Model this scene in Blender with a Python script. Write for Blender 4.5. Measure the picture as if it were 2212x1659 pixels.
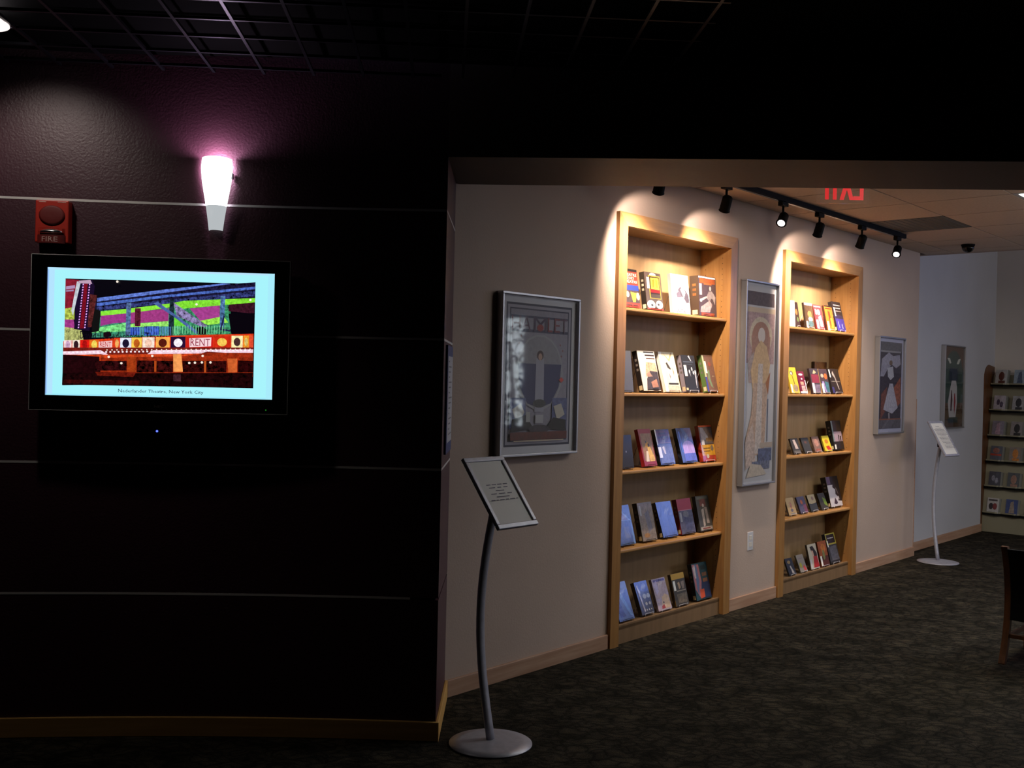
import bpy, math, random
from mathutils import Matrix, Vector
R = math.radians
S = bpy.context.scene
for o in list(bpy.data.objects): bpy.data.objects.remove(o)
COL = S.collection
rnd = random.Random(7)

# ------------------------------------------------------------------ frames of reference
TH = R(41.33)                                   # heading of the cream wall, clockwise from the line of sight
P0 = Vector((-0.27, 4.70, 0))                   # where the cream wall starts
DS = Vector((math.sin(TH), math.cos(TH), 0))    # along the cream wall
DN = Vector((math.cos(TH), -math.sin(TH), 0))   # out of the cream wall, into the room
WROT = R(90) - TH
def W(s, n, h): return P0 + DS*s + DN*n + Vector((0, 0, h))
def WM(s, n, h, yaw=0): return Matrix.Translation(W(s, n, h)) @ Matrix.Rotation(WROT+yaw, 4, 'Z')
def wy(x): return 4.135 - .0455*(x+.3) - .0537*(x+.3)**2     # plan of the curved maroon wall
def wslope(x): return -.0455 - .1074*(x+.3)
def DM(x, off, h):                              # frame on the maroon wall, local -y = out of the wall
    a = math.atan(wslope(x))
    return Matrix.Translation((x + math.sin(a)*off, wy(x)-math.cos(a)*off, h)) @ Matrix.Rotation(a, 4, 'Z')

# ------------------------------------------------------------------ camera
cam = bpy.data.cameras.new('camera'); co = bpy.data.objects.new('camera', cam); COL.objects.link(co)
cam.sensor_width = 36; cam.lens = 36*2250/2212; cam.clip_end = 100; cam.clip_start = .05
co.matrix_world = Matrix.Translation((0, 0, 1.45)) @ Matrix.Rotation(R(90) - .00572, 4, 'X') @ Matrix.Rotation(.02316, 4, 'Z')
S.camera = co
# ------------------------------------------------------------------ world, exposure
wd = bpy.data.worlds.new('world'); S.world = wd; wd.use_nodes = True
wd.node_tree.nodes['Background'].inputs[0].default_value = (.45, .62, 1, 1)
wd.node_tree.nodes['Background'].inputs[1].default_value = .6
S.view_settings.view_transform = 'Standard'; S.view_settings.look = 'None'
S.view_settings.exposure = 0; S.view_settings.gamma = 1; S.view_settings.use_curve_mapping = False
S.cycles.use_denoising = True; S.cycles.max_bounces = 8; S.cycles.diffuse_bounces = 6; S.cycles.glossy_bounces = 3
S.cycles.transparent_max_bounces = 8; S.cycles.sample_clamp_indirect = 4; S.cycles.caustics_reflective = False; S.cycles.caustics_refractive = False

def light(name, kind, mat, energy, color, parent=None, **kw):
    l = bpy.data.lights.new(name, kind); l.energy = energy; l.color = color
    for k, v in kw.items(): setattr(l, k, v)
    o = bpy.data.objects.new(name, l); COL.objects.link(o)
    if parent: o.parent = parent; o.matrix_parent_inverse = parent.matrix_world.inverted()
    o.matrix_world = mat
    return o
def aim(p, q):
    d = (Vector(q)-Vector(p)).normalized()
    return Matrix.Translation(p) @ d.to_track_quat('-Z', 'Y').to_matrix().to_4x4()
# daylight: through the two windows of the far wall (real panes in that wall, right of the frame)
FAR = 8.12
WIN = [(3.1, 4.7, 1.9, 2.95), (6.6, 7.9, .7, 2.4)]
E_WIN = (34, 60)
for i, (n0, n1, z0, z1) in enumerate(WIN):
    light('daylight', 'AREA', aim(W(FAR+(.16 if i == 0 else .9), (n0+n1)/2, (z0+z1)/2), W(0, (n0+n1)/2, (z0+z1)/2)),
          E_WIN[i], (.22, .34, 1) if i == 0 else (.85, .95, 1), shape='RECTANGLE', size=n1-n0, size_y=z1-z0)
E_SIDE = 64
light('daylight', 'AREA', aim(W(5.6, 7.9, 1.75), W(5.6, 0, 1.75)), E_SIDE, (1, .95, .9), shape='RECTANGLE', size=3.4, size_y=1.5)  # added fill light, as if through an unseen window in the opposite wall
E_SPOT = 125; E_SPILL = 17; E_ADDED_UP = 7; E_TROFF = 16; E_SCONCE = 5; E_CAN = 11

# ------------------------------------------------------------------ materials
def hexc(h):
    if not isinstance(h, str): return tuple(h)
    h = h.lstrip('#'); c = [int(h[i:i+2], 16)/255 for i in (0, 2, 4)]
    return tuple(((x+.055)/1.055)**2.4 if x > .04045 else x/12.92 for x in c)
def mat(name, col='808080', rough=.6, metal=0, spec=.5, coat=0):
    m = bpy.data.materials.new(name); m.use_nodes = True; b = m.node_tree.nodes['Principled BSDF']
    b.inputs['Base Color'].default_value = (*hexc(col), 1); b.inputs['Roughness'].default_value = rough
    b.inputs['Metallic'].default_value = metal; b.inputs['Specular IOR Level'].default_value = spec
    b.inputs['Coat Weight'].default_value = coat; b.inputs['Coat Roughness'].default_value = .12
    return m
def N(m, t): return m.node_tree.nodes.new(t)
def L(m, a, b): m.node_tree.links.new(a, b)
def bsdf(m): return m.node_tree.nodes['Principled BSDF']
def coords(m, scale=(1, 1, 1), kind='Object'):
    tc = N(m, 'ShaderNodeTexCoord'); mp = N(m, 'ShaderNodeMapping'); mp.inputs['Scale'].default_value = scale
    L(m, tc.outputs[kind], mp.inputs[0]); return mp.outputs[0]
def noise(m, vec, scale, detail=3, rough=.5, dist=0):
    n = N(m, 'ShaderNodeTexNoise'); n.inputs['Scale'].default_value = scale; n.inputs['Detail'].default_value = detail
    n.inputs['Roughness'].default_value = rough; n.inputs['Distortion'].default_value = dist
    L(m, vec, n.inputs['Vector']); return n.outputs['Fac']
def ramp(m, fac, stops):
    r = N(m, 'ShaderNodeValToRGB'); e = r.color_ramp.elements
    while len(e) < len(stops): e.new(.5)
    for i, (p, c) in enumerate(stops): e[i].position = p; e[i].color = (*hexc(c), 1)
    L(m, fac, r.inputs[0]); return r.outputs[0]
def bump(m, h, strength=.3, dist=.002):
    b = N(m, 'ShaderNodeBump'); b.inputs['Strength'].default_value = strength; b.inputs['Distance'].default_value = dist
    L(m, h, b.inputs['Height']); L(m, b.outputs[0], bsdf(m).inputs['Normal'])
def noisy(name, c1, c2, scale, rough=.6, stretch=(1, 1, 1), bs=0, bscale=None, bd=.002, **kw):
    m = mat(name, c1, rough, **kw); v = coords(m, stretch)
    L(m, ramp(m, noise(m, v, scale), [(.35, c1), (.65, c2)]), bsdf(m).inputs['Base Color'])
    if bs: bump(m, noise(m, coords(m), bscale or scale, 4), bs, bd)
    return m
M = {}
M['maroon'] = noisy('maroon_paint', '40222c', '472632', 2, .46, bs=.4, bscale=110, bd=.004, spec=.5)
M['cream'] = noisy('cream_paint', 'b29e92', 'b8a498', 1.5, .85, bs=.25, bscale=90, bd=.003)
M['cream_far'] = noisy('pale_cream_paint', 'd4ccc4', 'dad2ca', 1.5, .85, bs=.2, bscale=90, bd=.003)
M['bluegrey'] = noisy('grey_paint', 'b6b6bc', 'bcbcc2', 1.5, .85, bs=.2, bscale=90, bd=.003)
M['taupe'] = noisy('taupe_paint', '4a3a33', '503f37', 1.5, .6, bs=.2, bscale=90, bd=.003)
M['black'] = mat('black_paint', '0c0c0e', .7)
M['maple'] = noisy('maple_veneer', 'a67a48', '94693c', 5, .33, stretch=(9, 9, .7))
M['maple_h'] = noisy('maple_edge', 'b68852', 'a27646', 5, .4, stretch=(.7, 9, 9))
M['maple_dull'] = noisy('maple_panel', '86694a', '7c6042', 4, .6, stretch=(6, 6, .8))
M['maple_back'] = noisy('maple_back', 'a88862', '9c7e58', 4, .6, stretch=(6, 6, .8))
M['pine_gold'] = noisy('golden_baseboard', 'd8aa62', 'c89a54', 3, .5, stretch=(1, 1, 14))
M['pine'] = noisy('pale_baseboard', 'b4927a', 'a47e66', 3, .5, stretch=(1, 1, 14))
M['oak'] = noisy('dark_oak', '6a4022', '4c2c14', 6, .4, stretch=(7, 7, .8))
M['frame_metal'] = mat('frame_metal', 'a8a8ac', .45, .9)
M['alu'] = mat('brushed_metal', 'a8a8b0', .38, 1)
M['alu_paint'] = noisy('silver_paint', 'a6a6b2', 'b0b0bc', 40, .42, metal=.35)
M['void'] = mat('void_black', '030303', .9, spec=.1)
M['grid_metal'] = mat('dark_grid_metal', '44444c', .36, .85)
M['reveal'] = mat('grey_reveal_metal', 'd8d4d2', .6)
M['tile'] = noisy('ceiling_tile', 'c8b6a8', 'c0aea0', 60, .9, bs=.3, bscale=250)
M['tgrid'] = mat('ceiling_grid', '4c403a', .8)
M['vent'] = mat('vent_grey', '504f4b', .7)
M['gloss_black'] = mat('gloss_black', '050506', .22)
M['track'] = mat('track_black', '080808', .75, spec=.15)
M['plastic_white'] = mat('white_plastic', 'c9c9d0', .4)
M['paper'] = noisy('paper', 'cfcac4', 'c8c3bc', 30, .8)
M['wire'] = mat('black_wire', '0b0b0c', .35, .3)
M['clear'] = mat('pale_wire', 'd9d9e4', .3, .1)
M['red'] = noisy('red_plastic', 'b0281a', 'b82c1c', 8, .45)
M['dkred'] = mat('dark_red_grille', '661210', .6)
M['pages'] = mat('page_block', 'cfc4ae', .8)
M['discgrey'] = mat('disc_case_grey', '8a8a84', .3)
M['beige'] = mat('rack_beige', '8f8a74', .6)
M['chrome'] = mat('chrome', 'f4f4f4', .22, 1)
def carpet():
    m = mat('carpet', '202020', 1, spec=.1); v = coords(m)
    w = N(m, 'ShaderNodeVectorMath'); w.operation = 'ADD'
    nz = N(m, 'ShaderNodeTexNoise'); nz.inputs['Scale'].default_value = 9; nz.inputs['Detail'].default_value = 2
    L(m, v, nz.inputs['Vector'])
    mu = N(m, 'ShaderNodeVectorMath'); mu.operation = 'SCALE'; mu.inputs['Scale'].default_value = .16
    L(m, nz.outputs['Color'], mu.inputs[0]); L(m, v, w.inputs[0]); L(m, mu.outputs[0], w.inputs[1])
    mp = N(m, 'ShaderNodeMapping'); mp.inputs['Scale'].default_value = (1, 2.1, 1); mp.inputs['Rotation'].default_value = (0, 0, WROT)
    L(m, w.outputs[0], mp.inputs[0])
    vo = N(m, 'ShaderNodeTexVoronoi'); vo.feature = 'DISTANCE_TO_EDGE'; vo.inputs['Scale'].default_value = 11
    L(m, mp.outputs[0], vo.inputs['Vector'])
    base = ramp(m, vo.outputs['Distance'], [(.02, '302c24'), (.14, '4a443a'), (.4, '585040')])
    tone = ramp(m, noise(m, v, 7, 3), [(.35, '707068'), (.65, 'ffffff')])
    grain = ramp(m, noise(m, v, 180, 2), [(.3, '606060'), (.7, 'ffffff')])
    x = N(m, 'ShaderNodeMix'); x.data_type = 'RGBA'; x.blend_type = 'MULTIPLY'; x.inputs[0].default_value = .7
    L(m, base, x.inputs[6]); L(m, tone, x.inputs[7])
    y = N(m, 'ShaderNodeMix'); y.data_type = 'RGBA'; y.blend_type = 'MULTIPLY'; y.inputs[0].default_value = .75
    L(m, x.outputs[2], y.inputs[6]); L(m, grain, y.inputs[7])
    L(m, y.outputs[2], bsdf(m).inputs['Base Color']); bump(m, noise(m, v, 160, 3), .6, .006)
    return m
M['carpet'] = carpet()
def print_mat(name, rough, coat, emit=0, jacket=False, ns=45, lo=.25, hi=1.6):
    m = mat(name, '808080', rough, coat=coat)
    a = N(m, 'ShaderNodeAttribute'); a.attribute_name = 'Col'
    v = coords(m); f = noise(m, v, ns, 5, .65)
    mr = N(m, 'ShaderNodeMapRange'); mr.inputs[1].default_value = .3; mr.inputs[2].default_value = .7
    mr.inputs[3].default_value = lo; mr.inputs[4].default_value = hi; L(m, f, mr.inputs[0])
    k = N(m, 'ShaderNodeMix'); k.data_type = 'FLOAT'; L(m, a.outputs['Alpha'], k.inputs[0]); k.inputs[2].default_value = 1
    L(m, mr.outputs[0], k.inputs[3])
    s = N(m, 'ShaderNodeVectorMath'); s.operation = 'SCALE'; L(m, a.outputs['Color'], s.inputs[0]); L(m, k.outputs[0], s.inputs['Scale'])
    if emit:
        b = bsdf(m); b.inputs['Base Color'].default_value = (.01, .01, .01, 1)
        L(m, s.outputs[0], b.inputs['Emission Color']); b.inputs['Emission Strength'].default_value = emit
    else: L(m, s.outputs[0], bsdf(m).inputs['Base Color'])
    if jacket: bump(m, noise(m, v, 9, 2, .5, .8), 1, .022)
    return m
M['jacket'] = print_mat('printed_cover_in_clear_wrap', .35, .9, jacket=True)
M['semi'] = print_mat('printed_cover', .5, .15)
M['print'] = print_mat('printed_paper', .7, 0)
M['screen'] = print_mat('lit_screen', .3, 0, 1.0, ns=85, lo=-.6, hi=2.1)
def emis(name, col, s):
    m = mat(name, '101010', .5); b = bsdf(m); b.inputs['Emission Color'].default_value = (*hexc(col), 1); b.inputs['Emission Strength'].default_value = s
    return m
M['lamp_hot'] = emis('lamp_lens_glow', 'fff4fa', 9)
M['lamp_dim'] = emis('lamp_rim_glow', 'ffd8d8', .9)
M['troffer'] = emis('ceiling_panel_glow', 'f4fffa', 4)
M['shade'] = emis('lit_glass_shade', 'fffcff', 2.4)
M['shade_low'] = emis('shade_tail', 'd2d8dc', .72)
M['led'] = emis('blue_led', '3a48ff', 5)
M['green_led'] = emis('green_led', '30a030', .6)
M['exit'] = emis('exit_red', 'd80006', .85)
def glassy(name, tint=1.0, rough=.03, ior=1.5):
    m = bpy.data.materials.new(name); m.use_nodes = True; nt = m.node_tree; nt.nodes.remove(bsdf(m))
    t = N(m, 'ShaderNodeBsdfTransparent'); t.inputs[0].default_value = (tint, tint, tint, 1)
    g = N(m, 'ShaderNodeBsdfGlossy'); g.inputs['Roughness'].default_value = rough
    lw = N(m, 'ShaderNodeLayerWeight'); lw.inputs[0].default_value = .5
    pw = N(m, 'ShaderNodeMath'); pw.operation = 'POWER'; L(m, lw.outputs['Facing'], pw.inputs[0]); pw.inputs[1].default_value = 5
    ma = N(m, 'ShaderNodeMath'); ma.operation = 'MULTIPLY_ADD'; L(m, pw.outputs[0], ma.inputs[0]); ma.inputs[1].default_value = .95; ma.inputs[2].default_value = .045
    ge = N(m, 'ShaderNodeNewGeometry'); iv = N(m, 'ShaderNodeMath'); iv.operation = 'SUBTRACT'; iv.inputs[0].default_value = 1; L(m, ge.outputs['Backfacing'], iv.inputs[1])
    f = N(m, 'ShaderNodeMath'); f.operation = 'MULTIPLY'; L(m, ma.outputs[0], f.inputs[0]); L(m, iv.outputs[0], f.inputs[1])
    x = N(m, 'ShaderNodeMixShader'); L(m, f.outputs[0], x.inputs[0]); L(m, t.outputs[0], x.inputs[1]); L(m, g.outputs[0], x.inputs[2])
    L(m, x.outputs[0], nt.nodes['Material Output'].inputs[0]); return m
M['glass'] = glassy('picture_glass'); M['acrylic'] = glassy('clear_acrylic', .97, .1)

# ------------------------------------------------------------------ mesh building
class MB:
    def __init__(s): s.v = []; s.f = []; s.c = []; s.sm = []
    def quad(s, pts, col=None, smooth=False):
        b = len(s.v); s.v += [tuple(p) for p in pts]; s.f.append(tuple(range(b, b+len(pts)))); s.c.append(col); s.sm.append(smooth)
    def mesh(s, vs, fs, col=None, smooth=False):
        b = len(s.v); s.v += [tuple(p) for p in vs]
        for f in fs: s.f.append(tuple(b+i for i in f)); s.c.append(col); s.sm.append(smooth)
        return s
    def box(s, x0, y0, z0, x1, y1, z1, col=None):
        v = [(x, y, z) for z in (z0, z1) for x, y in ((x0, y0), (x1, y0), (x1, y1), (x0, y1))]
        return s.mesh(v, [(3, 2, 1, 0), (4, 5, 6, 7), (0, 1, 5, 4), (1, 2, 6, 5), (2, 3, 7, 6), (3, 0, 4, 7)], col)
    def prism(s, poly, a, b, axis='z', col=None, smooth=False):      # polygon extruded along an axis
        def P(p, t): return {'z': (p[0], p[1], t), 'x': (t, p[0], p[1]), 'y': (p[0], t, p[1])}[axis]
        n = len(poly); v = [P(p, a) for p in poly] + [P(p, b) for p in poly]
        s.mesh(v, [tuple(range(n-1, -1, -1)), tuple(range(n, 2*n))], col)
        s.mesh(v, [(i, (i+1) % n, n+(i+1) % n, n+i) for i in range(n)], col, smooth); return s
    def lathe(s, prof, seg=32, col=None, c=(0, 0)):
        v = []; f = []
        for r, z in prof: v += [(c[0]+r*math.cos(2*math.pi*i/seg), c[1]+r*math.sin(2*math.pi*i/seg), z) for i in range(seg)]
        for k in range(len(prof)-1):
            for i in range(seg): f.append((k*seg+i, k*seg+(i+1) % seg, (k+1)*seg+(i+1) % seg, (k+1)*seg+i))
        f.append(tuple(range(seg-1, -1, -1))); f.append(tuple((len(prof)-1)*seg+i for i in range(seg)))
        return s.mesh(v, f, col, True)
    def tube(s, pts, rx, ry=None, seg=12, col=None):
        ry = ry or rx; pts = [Vector(p) for p in pts]; v = []; f = []
        up0 = Vector((1, 0, 0))
        for k, p in enumerate(pts):
            t = (pts[min(k+1, len(pts)-1)]-pts[max(k-1, 0)]).normalized()
            a = up0 - t*up0.dot(t)
            if a.length < .1: a = Vector((0, 1, 0)) - t*t.y
            a.normalize(); b = t.cross(a)
            v += [p + a*rx*math.cos(2*math.pi*i/seg) + b*ry*math.sin(2*math.pi*i/seg) for i in range(seg)]
        for k in range(len(pts)-1):
            for i in range(seg): f.append((k*seg+i, k*seg+(i+1) % seg, (k+1)*seg+(i+1) % seg, (k+1)*seg+i))
        f.append(tuple(range(seg-1, -1, -1))); f.append(tuple((len(pts)-1)*seg+i for i in range(seg)))
        return s.mesh(v, f, col, True)
    def build(s, name, m, parent=None, M4=None, bevel=0, local=True):
        me = bpy.data.meshes.new(name); me.from_pydata(s.v, [], s.f); me.materials.append(M[m] if isinstance(m, str) else m)
        for p, sm in zip(me.polygons, s.sm): p.use_smooth = sm
        if any(c is not None for c in s.c):
            at = me.color_attributes.new('Col', 'FLOAT_COLOR', 'CORNER'); k = 0; data = []
            for f, c in zip(s.f, s.c):
                c = c if c is not None else (.5, .5, .5, 0)
                data += list(c)*len(f)
            at.data.foreach_set('color', data)
        me.validate(); me.update()
        o = bpy.data.objects.new(name, me); COL.objects.link(o)
        if parent is not None: o.parent = parent
        if M4 is not None: o.matrix_local = M4
        if bevel:
            bv = o.modifiers.new('bevel', 'BEVEL'); bv.width = bevel; bv.segments = 2; bv.limit_method = 'ANGLE'
        return o
def struct(o): o['kind'] = 'structure'; return o
def tag(o, label, cat, group=None):
    o['label'] = label; o['category'] = cat
    if group: o['group'] = group
    return o
def thing(name, M4, label, cat, group=None):
    o = bpy.data.objects.new(name, None); COL.objects.link(o); o.matrix_world = M4; o.empty_display_size = .05
    return tag(o, label, cat, group)
TXT = {}
def text_geo(body):
    if body not in TXT:
        c = bpy.data.curves.new('txt', 'FONT'); c.body = body; c.resolution_u = 1; o = bpy.data.objects.new('txt', c)
        COL.objects.link(o); bpy.context.view_layer.update()
        me = o.to_mesh(); vs = [v.co.copy() for v in me.vertices]; fs = [tuple(p.vertices) for p in me.polygons]
        o.to_mesh_clear(); bpy.data.objects.remove(o); bpy.data.curves.remove(c)
        x0 = min(v.x for v in vs); x1 = max(v.x for v in vs); y0 = min(v.y for v in vs); y1 = max(v.y for v in vs)
        TXT[body] = ([((v.x-x0)/(x1-x0)-.5, (v.y-y0)/(y1-y0)-.5) for v in vs], fs, (x1-x0)/(y1-y0))
    return TXT[body]
LZ = .00016
def art(mb, items, w, h, x0=0, z0=0, y=0, lz=LZ, P=None):
    """flat print: shapes in unit coordinates on the plane facing -y, each a hair in front of the last"""
    k = 0
    flat = []
    for it in items:          # lines too small to read in the photograph: rows of short word-like dashes
        if it[0] == 'x':
            _, n, cx, cy, ww, hh_, c = it[:7]; q = random.Random(n*7+int(cx*100)+int(cy*1000)); rot = len(it) > 8
            ws = [q.uniform(.6, 1.5) for _ in range(n)]; tot = sum(ws)+.35*(n-1); p = -.5
            for wd in ws:
                a0, a1 = p, p+wd/tot; p = a1+.35/tot
                if rot: flat.append(('r', cx-ww*.3, cy+a0*hh_, cx+ww*.3, cy+a1*hh_, c, .8))
                else: flat.append(('r', cx+a0*ww, cy-hh_*.32, cx+a1*ww, cy+hh_*.32, c, .8))
        else: flat.append(it)
    items = flat
    for it in items:
        k += 1; yy = y - k*lz; t = it[0]
        if t == 'r': pts = [(it[1], it[2]), (it[3], it[2]), (it[3], it[4]), (it[1], it[4])]; c = it[5]; g = it[6] if len(it) > 6 else 0
        elif t == 'p': pts = it[1]; c = it[2]; g = it[3] if len(it) > 3 else 0
        elif t == 'e':
            pts = [(it[1]+it[3]*math.cos(i*math.pi/9), it[2]+it[4]*math.sin(i*math.pi/9)) for i in range(18)]; c = it[5]; g = it[6] if len(it) > 6 else 0
        elif t == 't':           # ('t', text, cx, cy, width, height, colour[, mirrored, rotated])
            vs, fs, _ = text_geo(it[1]); c = (*hexc(it[6]), 0); sx = -1 if len(it) > 7 and it[7] else 1
            rot = len(it) > 8 and it[8]
            q = []
            for a, b in vs:
                if rot: a, b = -b*it[5]/it[5], a
                if rot: u, v = it[2]+a*it[4], it[3]+b*it[5]
                else: u, v = it[2]+sx*a*it[4], it[3]+b*it[5]
                if P: u, v = P(u, v)
                q.append((x0+u*w, yy, z0+v*h))
            mb.mesh(q, fs if sx == 1 else [f[::-1] for f in fs], c); continue
        if P: pts = [P(*p) for p in pts]
        ar = sum(pts[i][0]*pts[(i+1) % len(pts)][1]-pts[(i+1) % len(pts)][0]*pts[i][1] for i in range(len(pts)))
        if ar < 0: pts = pts[::-1]
        mb.quad([(x0+u*w, yy, z0+v*h) for u, v in pts], (*hexc(c), g))
    return mb

# ================================================================== SETTING
def strip(path, o0, o1, z0, z1):
    """solid following a plan path; offsets are measured into the wall (positive) or out of it (negative)"""
    m = MB(); nrm = []
    for i in range(len(path)):
        a = path[max(i-1, 0)]; b = path[min(i+1, len(path)-1)]
        if 0 < i < len(path)-1:
            d1 = (Vector(path[i])-Vector(a)).normalized(); d2 = (Vector(b)-Vector(path[i])).normalized()
            n1 = Vector((-d1.y, d1.x)); n2 = Vector((-d2.y, d2.x)); n = (n1+n2).normalized(); n /= max(.3, n.dot(n1))
        else:
            d = (Vector(b)-Vector(a)).normalized(); n = Vector((-d.y, d.x))
        nrm.append(n)
    P = [Vector(p) for p in path]; k = len(P)
    v = [(P[i]+nrm[i]*o) for o in (o0, o1) for i in range(k)]
    vs = [(p.x, p.y, z0) for p in v] + [(p.x, p.y, z1) for p in v]; f = []
    for i in range(k-1):
        f += [(i, i+1, 2*k+i+1, 2*k+i), (k+i+1, k+i, 3*k+i, 3*k+i+1), (2*k+i, 2*k+i+1, 3*k+i+1, 3*k+i), (i+1, i, k+i, k+i+1)]
    f += [(k, 0, 2*k, 3*k), (k-1, 2*k-1, 4*k-1, 3*k-1)]
    return m.mesh(vs, f)
ZC = 2.628                                   # ceiling of the dark room
path = [(-3.2+i*(2.927/26), wy(-3.2+i*(2.927/26))) for i in range(27)] + [(-.273, 4.32), (-.273, 4.52), (-.273, 4.703)]
wl = struct(strip(path, .012, .06, 0, 2.95).build('wall_left', 'black'))
G = [.564, 1.079, 1.596, 2.108]
edges = [0.0] + G + [2.95]
for i in range(5):
    z0 = edges[i] + (.0045 if i else 0); z1 = edges[i+1] - (.0045 if i < 4 else 0)
    strip(path, 0, .013, z0, z1).build('panel', 'maroon', wl)
for i, g in enumerate(G):
    pth = path if i else [p for p in path if p[0] < -.33]
    strip(pth, -.0008, .0125, g-.0045, g+.0045).build('reveal_strip', 'reveal', wl)
struct(strip(path, -.014, 0, 0, .078).build('baseboard_left', 'pine_gold', bevel=.003))
struct(MB().box(-4, -2.6, -.1, 13, 12.5, 0).build('floor', 'carpet'))

# header over the opening
yn = lambda x: 4.114-.0705*x
x1 = 6.6; yf = lambda x: 4.715 + (x+.27)*(4.24-4.715)/6.87
struct(MB().prism([(-.273, yn(-.273)), (x1, yn(x1)), (x1, yf(x1)), (-.273, yf(-.273))], 2.32, 2.95).build('wall_header', 'taupe'))
# dark room shell
struct(MB().box(-3.3, -2.6, 0, -3.2, 4.0, 2.95).build('wall_dark_side', 'maroon'))
struct(MB().box(-3.3, -2.7, 0, 6.6, -2.6, 2.95).build('wall_behind', 'maroon'))
struct(MB().box(6.5, -2.6, 0, 6.6, 4.2, 2.95).build('wall_side', 'maroon'))
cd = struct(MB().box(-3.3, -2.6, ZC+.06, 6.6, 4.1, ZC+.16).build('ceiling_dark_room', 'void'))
SP = .191; GA = R(3.7); GM = Matrix.Translation((-1.009, 4.141, ZC)) @ Matrix.Rotation(GA, 4, 'Z')    # open grid, square to the wall where it meets it
for i in range(-10, 9):
    x = i*.196; y = -.01
    for _ in range(6):
        p = GM @ Vector((x, y, 0)); lim = wy(p.x) if p.x < -.28 else yn(p.x); y += lim-.012-p.y
    MB().box(x-.0055, -2.4, 0, x+.0055, y, .010).build('grid_bar', 'grid_metal', cd, GM)
for j in range(13):
    y = -.075-j*SP*.975
    xs = [k*.1 for k in range(-24, 17)]
    xs = [x for x in xs if (GM @ Vector((x, y, 0))).y < (wy((GM @ Vector((x, y, 0))).x)-.012 if (GM @ Vector((x, y, 0))).x < -.28 else yn(0)-.02) and (GM @ Vector((x, y, 0))).x > -3.15]
    MB().box(min(xs), y-.0055, .001, max(xs), y+.0055, .011).build('grid_bar', 'grid_metal', cd, GM)

# cream wall with two openings for the bookcases
HC = 2.606
BC = [(1.231, 2.506), (3.16, 4.4405)]
def wallbox(name, s0, s1, n0, n1, z0, z1, m): return MB().box(s0, -n1, z0, s1, -n0, z1).build(name, m, M4=WM(0, 0, 0))
m = MB(); T = .25
for a, b in ((-.02, BC[0][0]+.02), (BC[0][1]-.02, BC[1][0]+.02), (BC[1][1]-.02, 5.687)): m.box(a, 0, 0, b, T, 2.7)
for a, b in BC: m.box(a+.02, 0, 2.345, b-.02, T, 2.7)
struct(m.build('wall_right', 'cream', M4=WM(0, 0, 0)))
struct(MB().box(5.66, .09, 0, FAR+.1, .3, 4.6).build('wall_recess', 'bluegrey', M4=WM(0, 0, 0)))
m = MB()
ns = [-.2] + [x for w in WIN for x in w[:2]] + [9.1]
for a, b in zip(ns[::2], ns[1::2]): m.box(a, FAR, 0, b, FAR+.12, 4.6)
for n0, n1, z0, z1 in WIN: m.box(n0, FAR, 0, n1, FAR+.12, z0); m.box(n0, FAR, z1, n1, FAR+.12, 4.6)
NM = Matrix(((DN.x, DS.x, 0, P0.x), (DN.y, DS.y, 0, P0.y), (0, 0, 1, 0), (0, 0, 0, 1)))   # local x = n, y = s
struct(m.build('wall_far', 'cream_far', M4=NM))
for k, (n0, n1, z0, z1) in enumerate(WIN):
    m = MB(); c = .04
    m.box(n0, FAR, z0, n1, FAR+.08, z0+c).box(n0, FAR, z1-c, n1, FAR+.08, z1).box(n0, FAR, z0, n0+c, FAR+.08, z1).box(n1-c, FAR, z0, n1, FAR+.08, z1)
    q = 2 if k == 0 else 3
    for i in range(1, q): x = n0+(n1-n0)*i/q; m.box(x-.02, FAR, z0, x+.02, FAR+.06, z1)
    wn = struct(m.build('window_%d' % (k+1), 'alu_paint', M4=NM))
    for i in range(q):
        a = n0+(n1-n0)*i/q; b = n0+(n1-n0)*(i+1)/q
        MB().box(a+.02, FAR+.03, z0+c, b-.02, FAR+.036, z1-c).build('pane', 'glass', wn)
m = MB().box(1.15, -8.1, 0, 3.9, -8.0, 4.6).box(7.3, -8.1, 0, FAR+.1, -8.0, 4.6).box(3.9, -8.1, 0, 7.3, -8.0, 1.0).box(3.9, -8.1, 2.5, 7.3, -8.0, 4.6)
struct(m.build('wall_opposite', 'cream', M4=WM(0, 0, 0)))
m = MB()
for x in (3.9, 5.02, 6.16, 7.26): m.box(x, -8.06, 1.0, x+.04, -8.0, 2.5)
m.box(3.9, -8.06, 1.0, 7.3, -8.0, 1.04).box(3.9, -8.06, 2.46, 7.3, -8.0, 2.5)
struct(m.build('window_3', 'alu_paint', M4=WM(0, 0, 0)))  # unseen window, added to go with the fill on the cream wall
# shrub growing outside the second window: broken sky light behind its leaves
t = thing('garden_shrub', WM(FAR+.5, 7.3, 0), 'leafy garden shrub outside the far window, seen only as a reflection in glass', 'shrub')
m = MB()
for i in range(900):
    c = Vector((rnd.uniform(-.18, .18), rnd.uniform(-.75, .75), rnd.uniform(.3, 2.5))); a = rnd.uniform(.02, .055)
    u = Vector((rnd.uniform(-.3, .3), rnd.uniform(-1, 1), rnd.uniform(-1, 1))).normalized(); v_ = u.cross(Vector((1, .2, .1))).normalized()
    m.quad([c-u*a*1.6, c-v_*a*.5, c+u*a*1.6, c+v_*a*.5])
o = m.build('foliage', mat('leaf_green', '2c4420', .6), t); o['kind'] = 'stuff'
MB().tube([(0, 0, 0), (.02, .03, 1), (0, -.05, 2)], .03, seg=8).build('stem', 'oak', t)
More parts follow.
